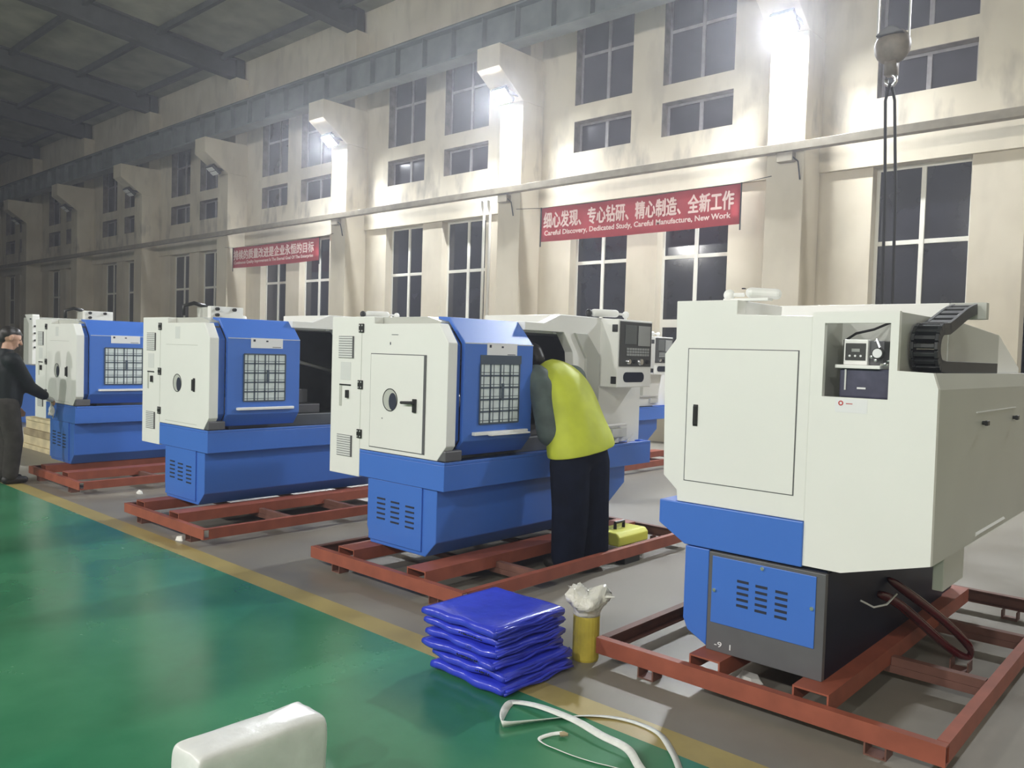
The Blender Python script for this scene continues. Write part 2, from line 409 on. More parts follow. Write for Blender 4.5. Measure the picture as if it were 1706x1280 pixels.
# flood lamps on the pilasters
def flood(c, lit, label):
    root = thing('flood_lamp', label, 'lamp', (c+0.05, 12.60, 6.95), 'floodlights on the wall pilasters')
    br = MB(); br.box(c-0.16, c-0.14, 12.30, 12.68, 6.88, 6.94); br.box(c+0.24, c+0.26, 12.30, 12.68, 6.88, 6.94); br.box(c-0.16, c+0.26, 12.645, 12.68, 6.86, 6.96)
    br.build('bracket', M['housing'], root)
    hs = MB(); hs.box(-0.2, 0.2, -0.09, 0.0, -0.17, 0.17)
    for q in range(7): hs.box(-0.18, 0.18, 0.0, 0.05, -0.15+q*0.05-0.006, -0.15+q*0.05+0.006)
    R = Matrix.Translation((c+0.05, 12.36, 6.92)) @ Matrix.Rotation(math.radians(52), 4, 'X')
    for v in hs.bm.verts: v.co = R @ v.co
    hs.build('housing', M['housing'], root, 0.006)
    for i in (-1, 1):
        for j in (-1, 1):
            e = MB(); e.box(i*0.095-0.08, i*0.095+0.08, -0.102, -0.091, j*0.078-0.066, j*0.078+0.066)
            for v in e.bm.verts: v.co = R @ v.co
            e.build('led_panel', M['led'] if lit else M['led_off'], root)
    return root
LL = {0: (True, 'lit floodlight on the pilaster right of the long red banner'),
      1: (True, 'lit floodlight on the pilaster left of the long red banner'),
      2: (True, 'lit floodlight on the pilaster right of the short red banner'),
      3: (False, 'dark unlit floodlight on the pilaster just left of the short red banner'),
      4: (False, 'dark unlit floodlight second along from the short red banner'),
      5: (False, 'dark unlit floodlight third along from the short red banner'),
      6: (False, 'dark unlit floodlight farthest along the window wall at the left edge')}
for k, (lit, lb) in LL.items(): flood(colx(k), lit, lb)

# red banners
def banner(x0, x1, z0, z1, y, cn, en, label, cw, ew, tie):
    root = thing('banner', label, 'banner', ((x0+x1)/2, y, z0), 'red slogan banners on the window wall')
    m = MB(); N = 24
    rows = []
    for j in range(5):
        row = []
        for i in range(N+1):
            u = i/N; sag = -0.02*math.sin(math.pi*u)
            row.append((x0+(x1-x0)*u, y + 0.012*math.sin(u*19+j*0.6), z0+(z1-z0)*j/4+sag))
        rows.append(row)
    m.loft(rows, cap=False, closed=False)
    cl = m.build('cloth', M['banner'], root, smooth=True)
    s = cl.modifiers.new('solid', 'SOLIDIFY'); s.thickness = 0.004; s.offset = 0
    w_ = x1-x0; h = z1-z0
    text_mesh('chinese_lettering', cn, M['bannertext'], root, (x0+w_*0.02, y-0.022, z0+h*0.42), h*0.50, (1,0,0), (0,0,1), w_*cw, fat=0.009)
    text_mesh('english_lettering', en, M['bannertext'], root, (x0+w_*0.025, y-0.022, z0+h*0.17), h*0.20, (1,0,0), (0,0,1), w_*ew, bold=0.003)
    pl = MB()
    for x in (x0-0.01, x1+0.01): pl.cyl((x, y, z0-0.10), (x, y, z1+0.01), 0.013, n=8)
    pl.tube([(x0-0.01, y, z1), ((x0+x1)/2, y, z1-0.02), (x1+0.01, y, z1)], 0.006, 6)
    for xa_, xb_ in ((x0-0.01, x0-0.01-tie[0]), (x1+0.01, x1+0.01+tie[1])): pl.tube([(xa_, y, z1), (xb_, 12.662, z1+0.06)], 0.006, 6)
    pl.build('end_batten', M['rope'], root)
YBN = 12.62
banner(-8.50*1.262, -5.07*1.262, 1.6+1.79*1.262, 1.6+2.325*1.262, YBN, '细心发现、专心钻研、精心制造、全新工作', 'Careful Discovery, Dedicated Study, Careful Manufacture, New Work',
       'long red banner with white Chinese and English slogan between the two nearest pilasters', 0.955, 0.94, (0.72, 0.5))
banner(-18.14*1.262, -14.6*1.262, 1.6+1.83*1.262, 1.6+2.31*1.262, YBN, '持续的质量改进是企业永恒的目标', 'Continuous Quality Improvement Is The Eternal Goal Of The Enterprise',
       'short-looking red banner further along the wall with fifteen Chinese characters', 0.93, 0.92, (0.55, 0.55))

# conduits, boxes on the pilasters
cp = MB()
for x in (-12.93, -12.74): cp.tube([(x, 13.215, 0.0), (x, 13.215, 4.72), (x+0.02, 13.14, 4.86), (x+0.25, 12.9, 4.93)], 0.032, 8)
tag(cp.build('conduit_pipe', M['conduit'], smooth=True), 'pair of white conduit pipes running down the wall left of the middle pilaster', 'pipe')
def jbox(x, z, lab):
    r = thing('junction_box', lab, 'junction box', (x, 12.6, z), 'junction boxes under the steel duct')
    BOX('box', M['ledge'], r, (x-0.13, x+0.13, 12.53, 12.67, z-0.11, z+0.04), 0.008)
    w_ = MB(); w_.tube([(x+0.11, 12.56, z-0.03), (x+0.2, 12.60, z-0.12), (x+0.22, 12.65, z-0.4)], 0.012, 6); w_.build('cable', M['rope'], r)
jbox(-5.63, 4.88, 'small beige box under the duct on the nearest pilaster')
jbox(-11.75, 4.86, 'small beige box under the duct on the pilaster left of the long red banner')
jbox(-17.67, 4.88, 'small beige box under the duct on the pilaster right of the short red banner')

# crane hook block with its ropes, and the slings hanging from it
hk = thing('crane_hook_block', 'round worn steel crane hook block hanging from two wires', 'hook', (-2.59, 8.0, 4.2))
HX, HY = -2.59, 8.0
h = MB(); h.ball((HX, HY, 4.545), 0.165, 0.11, 0.165); h.box(HX-0.05, HX+0.05, HY-0.05, HY+0.05, 4.28, 4.44)
h.build('pulley_block', M['iron'], hk, smooth=True)
h = MB(); h.prism([(HX-0.125+0.25*i/8, 4.63+0.075*math.sin(math.pi*i/8)) for i in range(9)], 'y', HY-0.118, HY+0.118); h.build('side_plate', M['steel_dark'], hk, 0.01)
h = MB(); h.tube([(HX, HY, 4.33)] + [(HX+0.045*math.sin(a)-0.0, HY, 4.235-0.05*math.cos(a)) for a in [math.pi*(0.9-0.25*i) for i in range(7)]], 0.02, 8); h.build('hook', M['chrome'], hk, smooth=True)
for x in (HX-0.14, HX+0.14):
    MB().cyl((x, HY, 4.55), (x, HY, 10.4), 0.009, n=6).build('wire_rope', M['alu'], hk)
sl = thing('lifting_sling', 'dark lifting sling ropes hanging below the crane hook', 'sling', (HX, HY, 2.0))
for x, x2, yo in ((HX-0.035, HX+0.02, -0.02), (HX+0.035, HX+0.10, 0.02)):
    MB().tube([(HX, HY+yo, 4.205), (x, HY+yo, 4.05), (x2-0.02, HY+yo, 3.2), (x2, HY+yo, 2.05)], 0.014, 6).build('rope', M['rope'], sl)
MB().tube([(HX+0.02, HY-0.02, 2.05), (HX+0.06, HY, 2.0), (HX+0.10, HY+0.02, 2.05)], 0.014, 6).build('rope', M['rope'], sl)

# ------------------------------------------------------------------ skid frames of red channel steel
def chan_x(m, x0, x1, y, z0, z1, fl, d=1):       # web in plane y, flanges towards +y*d
    m.box(x0, x1, min(y, y+0.008*d), max(y, y+0.008*d), z0, z1)
    for a, b in ((z0, z0+0.008), (z1-0.008, z1)): m.box(x0, x1, min(y+0.008*d, y+fl*d), max(y+0.008*d, y+fl*d), a, b)
def chan_y(m, y0, y1, x, z0, z1, fl, d=1):
    m.box(min(x, x+0.008*d), max(x, x+0.008*d), y0, y1, z0, z1)
    for a, b in ((z0, z0+0.008), (z1-0.008, z1)): m.box(min(x+0.008*d, x+fl*d), max(x+0.008*d, x+fl*d), y0, y1, a, b)
def skid(x0, x1, y0, y1, sleepers, label, crosses, zt=0.137):
    root = thing('skid_frame', label, 'frame', ((x0+x1)/2, (y0+y1)/2, 0), 'red steel skid frames under the machines')
    zb = 0.055
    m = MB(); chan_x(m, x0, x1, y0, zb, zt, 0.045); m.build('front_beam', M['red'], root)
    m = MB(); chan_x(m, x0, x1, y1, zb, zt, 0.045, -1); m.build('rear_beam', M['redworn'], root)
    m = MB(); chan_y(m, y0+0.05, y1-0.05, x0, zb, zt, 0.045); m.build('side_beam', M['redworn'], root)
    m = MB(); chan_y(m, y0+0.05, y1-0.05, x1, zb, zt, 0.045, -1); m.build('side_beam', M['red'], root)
    for a, b in sleepers:
        m = MB(); m.box(a, b, y0+0.05, y1-0.2, 0.172, 0.18); m.box(a, a+0.008, y0+0.05, y1-0.2, zb+0.04, 0.172); m.box(b-0.008, b, y0+0.05, y1-0.2, zb+0.04, 0.172)
        m.build('sleeper', M['red'], root)
    for y in crosses:
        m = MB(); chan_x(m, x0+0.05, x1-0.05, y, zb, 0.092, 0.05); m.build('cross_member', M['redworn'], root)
    sx = sleepers[-1][1]
    for y in crosses[:2]:
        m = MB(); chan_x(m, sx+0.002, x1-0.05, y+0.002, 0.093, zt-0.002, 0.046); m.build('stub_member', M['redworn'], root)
    for x in (x0+0.30, x1-0.26):
        for y in (y0+0.005, (y0+y1)/2, y1-0.09):
            m = MB(); m.box(x-0.045, x+0.045, y, y+0.085, 0, 0.006); m.box(x-0.045, x-0.038, y, y+0.085, 0.006, zb); m.box(x+0.038, x+0.045, y, y+0.085, 0.006, zb)
            m.build('foot', M['redworn'], root)
    return root

# ------------------------------------------------------------------ lathes seen from the headstock end
def lathe(xf, ye, label, door=(0.16, 0.87), hatch=False, extra=None, zs=0.18, group='blue and white lathes in the front row'):
    root = thing('lathe', label, 'machine', (xf-0.5, ye+1.2, zs), group)
    def P(pts): return [(xf+a, z) for a, z in pts]
    # blue base with a chamfered foot
    prof = [(-0.835, 0.30), (-0.79, zs), (-0.19, zs), (-0.085, 0.29), (-0.085, 0.655), (-0.835, 0.655)]
    m = MB()
    m.loft([[(xf+a, ye+y, z if not (y > 2.2 and z < 0.4) else 0.46 + (z-zs)*0.3) for a, z in prof] for y in (0.02, 1.95, 2.26)])
    base = m.build('base', M['blue'], root, 0.006)
    BOX('access_plate', M['blue'], base, (xf-0.80, xf-0.225, ye+0.008, ye+0.02, 0.21, 0.652), 0.002)
    ap = MB()
    for cx in (-0.66, -0.505, -0.345):
        for r in range(5):
            z = 0.52 - r*0.036 - (cx+0.66)*0.05
            ap.box(xf+cx-0.045, xf+cx+0.045, ye+0.004, ye+0.0085, z-0.006, z+0.006)
    ap.build('vent_grille', M['ink'], base)
    # chip tray
    m = MB(); m.box(xf-0.918, xf, ye, ye+2.53, 0.655, 0.83)
    for a in ((xf-0.012, xf, ye+0.012, ye+2.53), (xf-0.918, xf, ye, ye+0.012), (xf-0.918, xf, ye+2.518, ye+2.53)): m.box(*a, 0.83, 0.852)
    m.build('chip_tray', M['blue'], root, 0.004)
    # headstock end cover
    poly = [(-1.29, 0.645), (-0.92, 0.645), (-0.92, 0.856), (-0.075, 0.856), (0.012, 0.96), (0.012, 1.655), (-0.082, 1.783), (-0.775, 1.783), (-0.775, 1.835), (-1.29, 1.835)]
    hole = (-0.571, 1.24)
    m = MB(); m.prism(P(poly), 'y', ye, ye+0.085)
    ec = m.build('end_cover', M['white'], root, 0.005)
    BOX('cover_foot', M['steel_dark'], root, (xf-0.09, xf+0.006, ye+0.003, ye+0.16, 0.856, 0.93), 0.01)
    sm = MB(); sm.box(xf-0.921, xf-0.917, ye-0.0015, ye, 0.86, 1.78); sm.build('seam', M['grey_shade_paint'], ec)
    # spindle hole: recessed ring and bore
    m = MB(); N = 28; hx, hz = xf+hole[0], hole[1]
    def ring(r, y): return [(hx+r*math.cos(i*2*math.pi/N), y, hz+r*math.sin(i*2*math.pi/N)) for i in range(N)]
    m.loft([ring(0.082, ye-0.001), ring(0.082, ye-0.003), ring(0.076, ye-0.003), ring(0.076, ye-0.001)], cap=False); m.build('hole_rim', M['black'], ec, smooth=False)
    m = MB(); m.loft([ring(0.076, ye-0.0012), ring(0.0755, ye-0.0008)]); m.build('spindle_hole', M['grey_shade_paint'], ec)
    m = MB()
    m.prism([(hx+0.030+0.042*math.cos(a), hz-0.01+0.062*math.sin(a)) for a in [i*2*math.pi/18 for i in range(18)]], 'y', ye-0.004, ye-0.002); m.build('bore', M['ink'], ec)
    # hinges, louvres, plates
    for z in (1.75, 1.332, 0.968):
        hg = BOX('hinge', M['black'], root, (xf-0.948, xf-0.893, ye-0.012, ye, z-0.033, z+0.033), 0.004)
        q = MB(); 
        for dx in (-0.038, -0.008):
            for dz in (-0.02, 0.02): q.cyl((xf-0.92+0.023+dx, ye-0.014, z+dz), (xf-0.92+0.023+dx, ye-0.0121, z+dz), 0.006, n=8)
        q.build('screw', M['alu'], hg)
    for z0, z1 in ((1.525, 1.69), (0.785, 0.945)):
        lv = MB(); lv.box(xf-1.20, xf-1.02, ye-0.004, ye, z0, z1)
        lo = lv.build('louvre', M['labelgrey'], root)
        s = MB(); nn = 9
        for i in range(nn+1):
            z = z0+(z1-z0)*(i/nn)*0.98; s.box(xf-1.195, xf-1.022, ye-0.006, ye-0.004, z, z+0.0035)
        s.box(xf-1.022, xf-1.012, ye-0.010, ye, z0, z1); s.build('louvre_slats', M['steel_dark'], lo)
    BOX('rating_plate', M['labelgrey'], root, (xf-1.17, xf-1.045, ye-0.002, ye, 1.36, 1.495), 0)
    sw = BOX('switch_recess', M['grey_shade_paint'], root, (xf-1.18, xf-1.15, ye-0.003, ye, 1.16, 1.325), 0)
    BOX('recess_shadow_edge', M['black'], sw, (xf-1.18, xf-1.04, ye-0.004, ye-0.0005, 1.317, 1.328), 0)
    BOX('switch', M['black'], sw, (xf-1.085, xf-1.062, ye-0.022, ye, 1.225, 1.285), 0.003)
    # service hatch with handle
    if hatch:
        g = MB()
        for a in ((xf-0.805, xf-0.20, 1.562, 1.568), (xf-0.805, xf-0.20, 0.884, 0.89), (xf-0.805, xf-0.799, 0.89, 1.562)): g.box(a[0], a[1], ye-0.002, ye, a[2], a[3])
        g.build('hatch_gap', M['steel_dark'], root)
        ht = BOX('hatch', M['white'], root, (xf-0.799, xf-0.222, ye-0.006, ye, 0.89, 1.562), 0.002)
        BOX('hatch_edge', M['steel_dark'], root, (xf-0.220, xf-0.200, ye-0.009, ye, 0.888, 1.565), 0.002)
        hd = MB(); hd.box(xf-0.318, xf-0.286, ye-0.022, ye-0.006, 1.168, 1.262); hd.cyl((xf-0.302, ye-0.035, 1.237), (xf-0.415, ye-0.040, 1.232), 0.011, n=10); hd.cyl((xf-0.302, ye-0.02, 1.237), (xf-0.302, ye-0.05, 1.237), 0.012, n=10)
        hd.build('handle', M['black'], ht, 0.003)
        for r_ in (root.children):
            if r_.name.split('.')[0] == 'end_cover':
                for q_ in r_.children:
                    if q_.name.split('.')[0] in ('hole_rim', 'spindle_hole', 'bore'): q_.location.y -= 0.006
        t = MB(); t.box(xf-0.575, xf-0.505, ye-0.002, ye, 1.702, 1.706); t.box(xf-0.592, xf-0.584, ye-0.002, ye, 1.632, 1.652); t.box(xf-0.66, xf-0.652, ye-0.008, ye, 1.10, 1.107); t.build('small_marks', M['ink'], root)
    else:
        hd = MB(); hd.cyl((xf-0.255, ye-0.012, 1.285), (xf-0.255, ye-0.012, 1.185), 0.014, n=10); hd.box(xf-0.272, xf-0.238, ye-0.006, ye, 1.175, 1.295); hd.build('handle', M['black'], root, 0.003)
        for z_ in (1.584, 0.886): MB().box(xf-0.80, xf-0.20, ye-0.0015, ye, z_, z_+0.0035).build('seam', M['grey_shade_paint'], root)
        BOX('rating_plate', M['labelgrey'], root, (xf-0.62, xf-0.53, ye-0.0015, ye, 1.64, 1.75), 0)
    # rear cabinet, roof and cavity
    BOX('rear_cabinet', M['white'], root, (xf-1.29, xf-0.925, ye+0.085, ye+2.2, 0.645, 1.835), 0.006)
    m = MB(); m.prism(P([(-0.925, 1.76), (-0.16, 1.76), (-0.16, 1.80), (-0.30, 1.835), (-0.925, 1.835)]), 'y', ye+0.085, ye+1.30); m.build('roof', M['grey_shade_paint'], root, 0.004)
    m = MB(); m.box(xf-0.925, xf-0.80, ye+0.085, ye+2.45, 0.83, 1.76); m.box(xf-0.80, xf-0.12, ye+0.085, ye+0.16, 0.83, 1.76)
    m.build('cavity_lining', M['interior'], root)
    # chuck, carriage and bed seen through the opening
    m = MB(); m.cyl((xf-0.42, ye+0.16, 1.24), (xf-0.42, ye+0.42, 1.24), 0.13, n=24); m.build('chuck', M['alu'], root, 0.006)
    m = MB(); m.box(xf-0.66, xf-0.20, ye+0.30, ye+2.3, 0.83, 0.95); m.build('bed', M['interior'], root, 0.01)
    m = MB(); m.box(xf-0.62, xf-0.24, ye+1.0, ye+1.3, 0.95, 1.04); m.box(xf-0.50, xf-0.38, ye+1.05, ye+1.25, 1.04, 1.18); m.build('tool_post', M['steel_dark'], root, 0.008)
    m = MB(); m.tube([(xf-0.74, ye+0.5, 1.50), (xf-0.66, ye+0.9, 1.52), (xf-0.62, ye+1.3, 1.44), (xf-0.60, ye+1.7, 1.35)], 0.02, 8); m.build('coolant_hose', M['grey_shade_paint'], root, smooth=True)
    # tailstock-end enclosure and front panel
    m = MB(); m.prism([(ye+0.87, 1.775), (ye+1.34, 1.775), (ye+1.46, 1.62), (ye+1.53, 1.10), (ye+1.53, 0.856), (ye+2.46, 0.856), (ye+2.46, 1.915), (ye+1.3, 1.915), (ye+1.1, 1.84), (ye+0.87, 1.84)], 'x', xf-0.17, xf-0.085)
    fp = m.build('front_panel', M['white'], root, 0.005)
    m = MB(); m.prism([(ye+1.46, 1.775), (ye+1.62, 1.775), (ye+1.80, 1.60), (ye+1.80, 1.02), (ye+1.62, 1.02), (ye+1.62, 1.57)], 'x', xf-0.085, xf-0.06); m.build('opening_shade_band', M['grey_shade_paint'], fp, 0.004)  # grey band: shade of the right-facing white front, put into the colour
    m = MB(); m.box(xf-0.925, xf-0.17, ye+1.30, ye+2.46, 1.76, 1.915); m.box(xf-0.80, xf-0.17, ye+2.38, ye+2.46, 0.856, 1.76); m.build('tail_enclosure', M['white'], root, 0.005)
    m = MB(); m.cyl((xf-0.05, ye+1.62, 1.008), (xf-0.05, ye+2.20, 1.008), 0.012, n=8); m.box(xf-0.085, xf-0.05, ye+1.64, ye+1.66, 1.0, 1.016); m.box(xf-0.085, xf-0.05, ye+2.16, ye+2.18, 1.0, 1.016); m.build('grab_bar', M['alu'], fp)
    BOX('junction_cover', M['labelgrey'], fp, (xf-0.085, xf-0.05, ye+2.0, ye+2.22, 0.90, 0.975), 0.004)
    # control pod
    pod = MB(); pod.prism([(xf-0.085, 1.34), (xf+0.095, 1.34), (xf+0.095, 1.905), (xf-0.17, 1.905), (xf-0.17, 1.62)], 'y', ye+1.83, ye+2.34)
    pd = pod.build('control_pod', M['white'], root, 0.006)
    x = xf+0.095
    BOX('panel_face', M['panel_face'], pd, (x, x+0.006, ye+1.85, ye+2.325, 1.515, 1.89), 0.002)
    sc = BOX('screen', M['screen'], pd, (x+0.006, x+0.011, ye+1.92, ye+2.09, 1.70, 1.86), 0.002)
    BOX('keypad', M['keys'], pd, (x+0.006, x+0.011, ye+2.115, ye+2.30, 1.69, 1.86), 0.002)
    kb = MB()
    for r in range(3):
        for c in range(9): kb.box(x+0.006, x+0.012, ye+1.95+c*0.038, ye+1.98+c*0.038, 1.605+r*0.024, 1.623+r*0.024)
    kb.build('key_rows', M['keys'], pd)
    for c, rr in ((1.97, 0.024), (2.06, 0.018), (2.15, 0.03), (2.26, 0.018)):
        q = MB(); q.cyl((x+0.006, ye+c, 1.555), (x+0.03, ye+c, 1.555), rr, rr*0.85, n=14); q.build('knob', M['chrome'] if rr > 0.02 else M['black'], pd)
    q = MB(); yy0, yy1, zz, hh = ye+1.92, ye+2.23, 1.425, 0.042
    q.prism([(yy0+hh+hh*math.cos(a), zz+hh*math.sin(a)) for a in [math.pi*(0.5+i/8) for i in range(9)]] + [(yy1-hh+hh*math.cos(a), zz+hh*math.sin(a)) for a in [math.pi*(-0.5+i/8) for i in range(9)]], 'x', x, x+0.003)
    q.build('handhold', M['navy'], pd)
    for z in (1.83, 1.40):
        hg = BOX('hinge', M['black'], pd, (x-0.055, x-0.005, ye+1.818, ye+1.83, z-0.03, z+0.03), 0.003)
    # work lamp on the pod
    wlp = MB(); wlp.capsule((xf-0.12, ye+1.78, 1.955), (xf-0.02, ye+1.94, 1.955), 0.032, 0.032); wlp.ball((xf+0.01, ye+2.05, 1.95), 0.03); wlp.cyl((xf+0.01, ye+2.05, 1.905), (xf+0.01, ye+2.05, 1.945), 0.012, n=8); wlp.cyl((xf-0.02, ye+1.94, 1.955), (xf+0.01, ye+2.05, 1.95), 0.01, n=8)
    wo = wlp.build('work_lamp', M['lamp_white'], root, smooth=True)
    q = MB(); q.ball((xf-0.14, ye+1.73, 1.95), 0.028, 0.03, 0.035); q.build('lamp_knob', M['black'], wo, smooth=True)
    # blue sliding door
    d0, d1 = ye+door[0], ye+door[1]
    dr = MB(); dr.prism(P([(-0.27, 1.84), (-0.155, 1.835), (0.004, 1.66), (0.004, 0.985), (-0.085, 0.875), (-0.115, 0.875), (-0.03, 0.99), (-0.03, 1.65), (-0.165, 1.805), (-0.27, 1.81)]), 'y', d0, d1)
    do = dr.build('sliding_door', M['blue'], root, 0.005)
    MB().prism(P([(-0.27, 1.80), (-0.165, 1.795), (-0.035, 1.645), (-0.035, 0.99), (-0.12, 0.88), (-0.27, 0.88)]), 'y', ye+0.086, d0-0.002).build('door_jamb', M['blue'], root, 0.004)
    x = xf+0.004; dw = d1-d0
    wa, wb, za, zb = d0+dw*0.215, d0+dw*0.785, 1.10, 1.52
    BOX('door_window', M['film'], do, (x, x+0.004, wa, wb, za, zb), 0)
    gr = MB()
    for i in range(5):
        yv = wa+(wb-wa)*i/4; gr.box(x+0.004, x+0.008, yv-0.006, yv+0.006, za, zb)
        if i < 4: yv += 0.035; gr.box(x+0.004, x+0.006, yv-0.003, yv+0.003, za, zb)
    for i in range(6):
        zv = za+(zb-za)*i/5; gr.box(x+0.004, x+0.008, wa, wb, zv-0.006, zv+0.006)
        if i < 5: zv += 0.022; gr.box(x+0.004, x+0.006, wa, wb, zv-0.002, zv+0.002)
    gr.box(x+0.004, x+0.009, wa+(wb-wa)*0.54, wa+(wb-wa)*0.60, za+0.16, za+0.28)
    gr.build('window_grid', M['mesh'], do)
    if hatch:
        m = MB(); m.box(x, x+0.004, wa, wb+0.02, zb, zb+0.06); m.build('window_band', M['mesh'], do)
    la = BOX('door_label', M['label'], do, (x, x+0.003, d0+dw*0.305, d0+dw*0.745, 1.575, 1.665), 0)
    ik = MB(); ik.box(x+0.003, x+0.0036, d0+dw*0.335, d0+dw*0.365, 1.632, 1.652); ik.box(x+0.003, x+0.0036, d0+dw*0.51, d0+dw*0.54, 1.632, 1.645); ik.box(x+0.003, x+0.0036, d0+dw*0.60, d0+dw*0.72, 1.583, 1.588); ik.build('label_marks', M['ink'], la)
    hb = MB(); hb.box(x+0.0, x+0.035, d0+dw*0.12, d0+dw*0.90, 1.022, 1.046)
    if hatch: hb.box(x+0.035, x+0.07, d0+dw*0.30, d0+dw*0.88, 1.018, 1.03)
    hb.build('door_handle', M['lamp_white'], do, 0.004)
    ln = MB(); ln.box(x-0.001, x+0.002, d0+0.005, d1, 1.655, 1.661); ln.build('fold_edge', M['labelgrey'], do)
    if extra: extra(root, xf, ye)
    return root
def oil_box(root, xf, ye):
    BOX('motor_cover', M['grey_shade_paint'], root, (xf-0.86, xf-0.56, ye+0.32, ye+0.62, 1.835, 1.945), 0.006)
    bx = BOX('terminal_box', M['white'], root, (xf-0.56, xf-0.50, ye+0.27, ye+0.60, 1.835, 1.95), 0.006)
    q = MB()
    for y, z in ((0.33, 1.925), (0.50, 1.925), (0.33, 1.87)):
        q.cyl((xf-0.47+0.26*0, ye+y, z), (xf-0.502, ye+y, z), 0.016, n=12)
    q.build('cable_gland', M['black'], bx)
    q = MB(); q.tube([(xf-0.84, ye+0.18, 1.86), (xf-0.84, ye+0.18, 1.95), (xf-0.80, ye+0.26, 1.98), (xf-0.78, ye+0.36, 1.955)], 0.02, 8); q.build('hose_fitting', M['black'], bx, smooth=True)

lathe(-3.945, 3.72, 'lathe with open blue door where the worker in a yellow vest leans in', (0.16, 0.87), hatch=True)
lathe(-6.60, 3.43, 'blue and white lathe second from the left, with nobody beside it', (0.17, 0.90), extra=oil_box)
lathe(-9.745, 3.49, 'blue and white lathe being wiped by the man in black at the left', (0.15, 0.90), extra=oil_box)
lathe(-2.75-3.9, 4.85+3.72, 'lathe of the back row, its control pod seen between the worker and the nearest machine', (0.16, 0.87), hatch=True, group='lathes behind the front row')
skid(-5.05, -3.46, 3.44, 6.10, ((-4.78, -4.60), (-4.03, -3.85)), 'red steel skid under the lathe the vested worker leans into', (4.15, 4.9, 5.5))
skid(-7.50, -6.03, 3.11, 5.85, ((-7.36, -7.20), (-6.72, -6.55)), 'red steel skid under the lathe second from the left', (3.9, 4.6, 5.3))
skid(-10.35, -8.85, 3.21, 5.95, ((-10.3+0.2, -9.95), (-9.45, -9.28)), 'red steel skid under the lathe the man in black is wiping', (4.0, 4.7, 5.4))
skid(-7.75, -6.15, 8.3, 11.0, ((-7.50, -7.32), (-6.75, -6.57)), 'red steel skid under the back row lathe', (9.0, 9.7, 10.4))
skid(-2.445, -0.79, 3.42, 6.02, ((-1.93, -1.77), (-1.42, -1.26)), 'red steel skid under the large nearest machine, front right', (4.29, 5.15), zt=0.137)

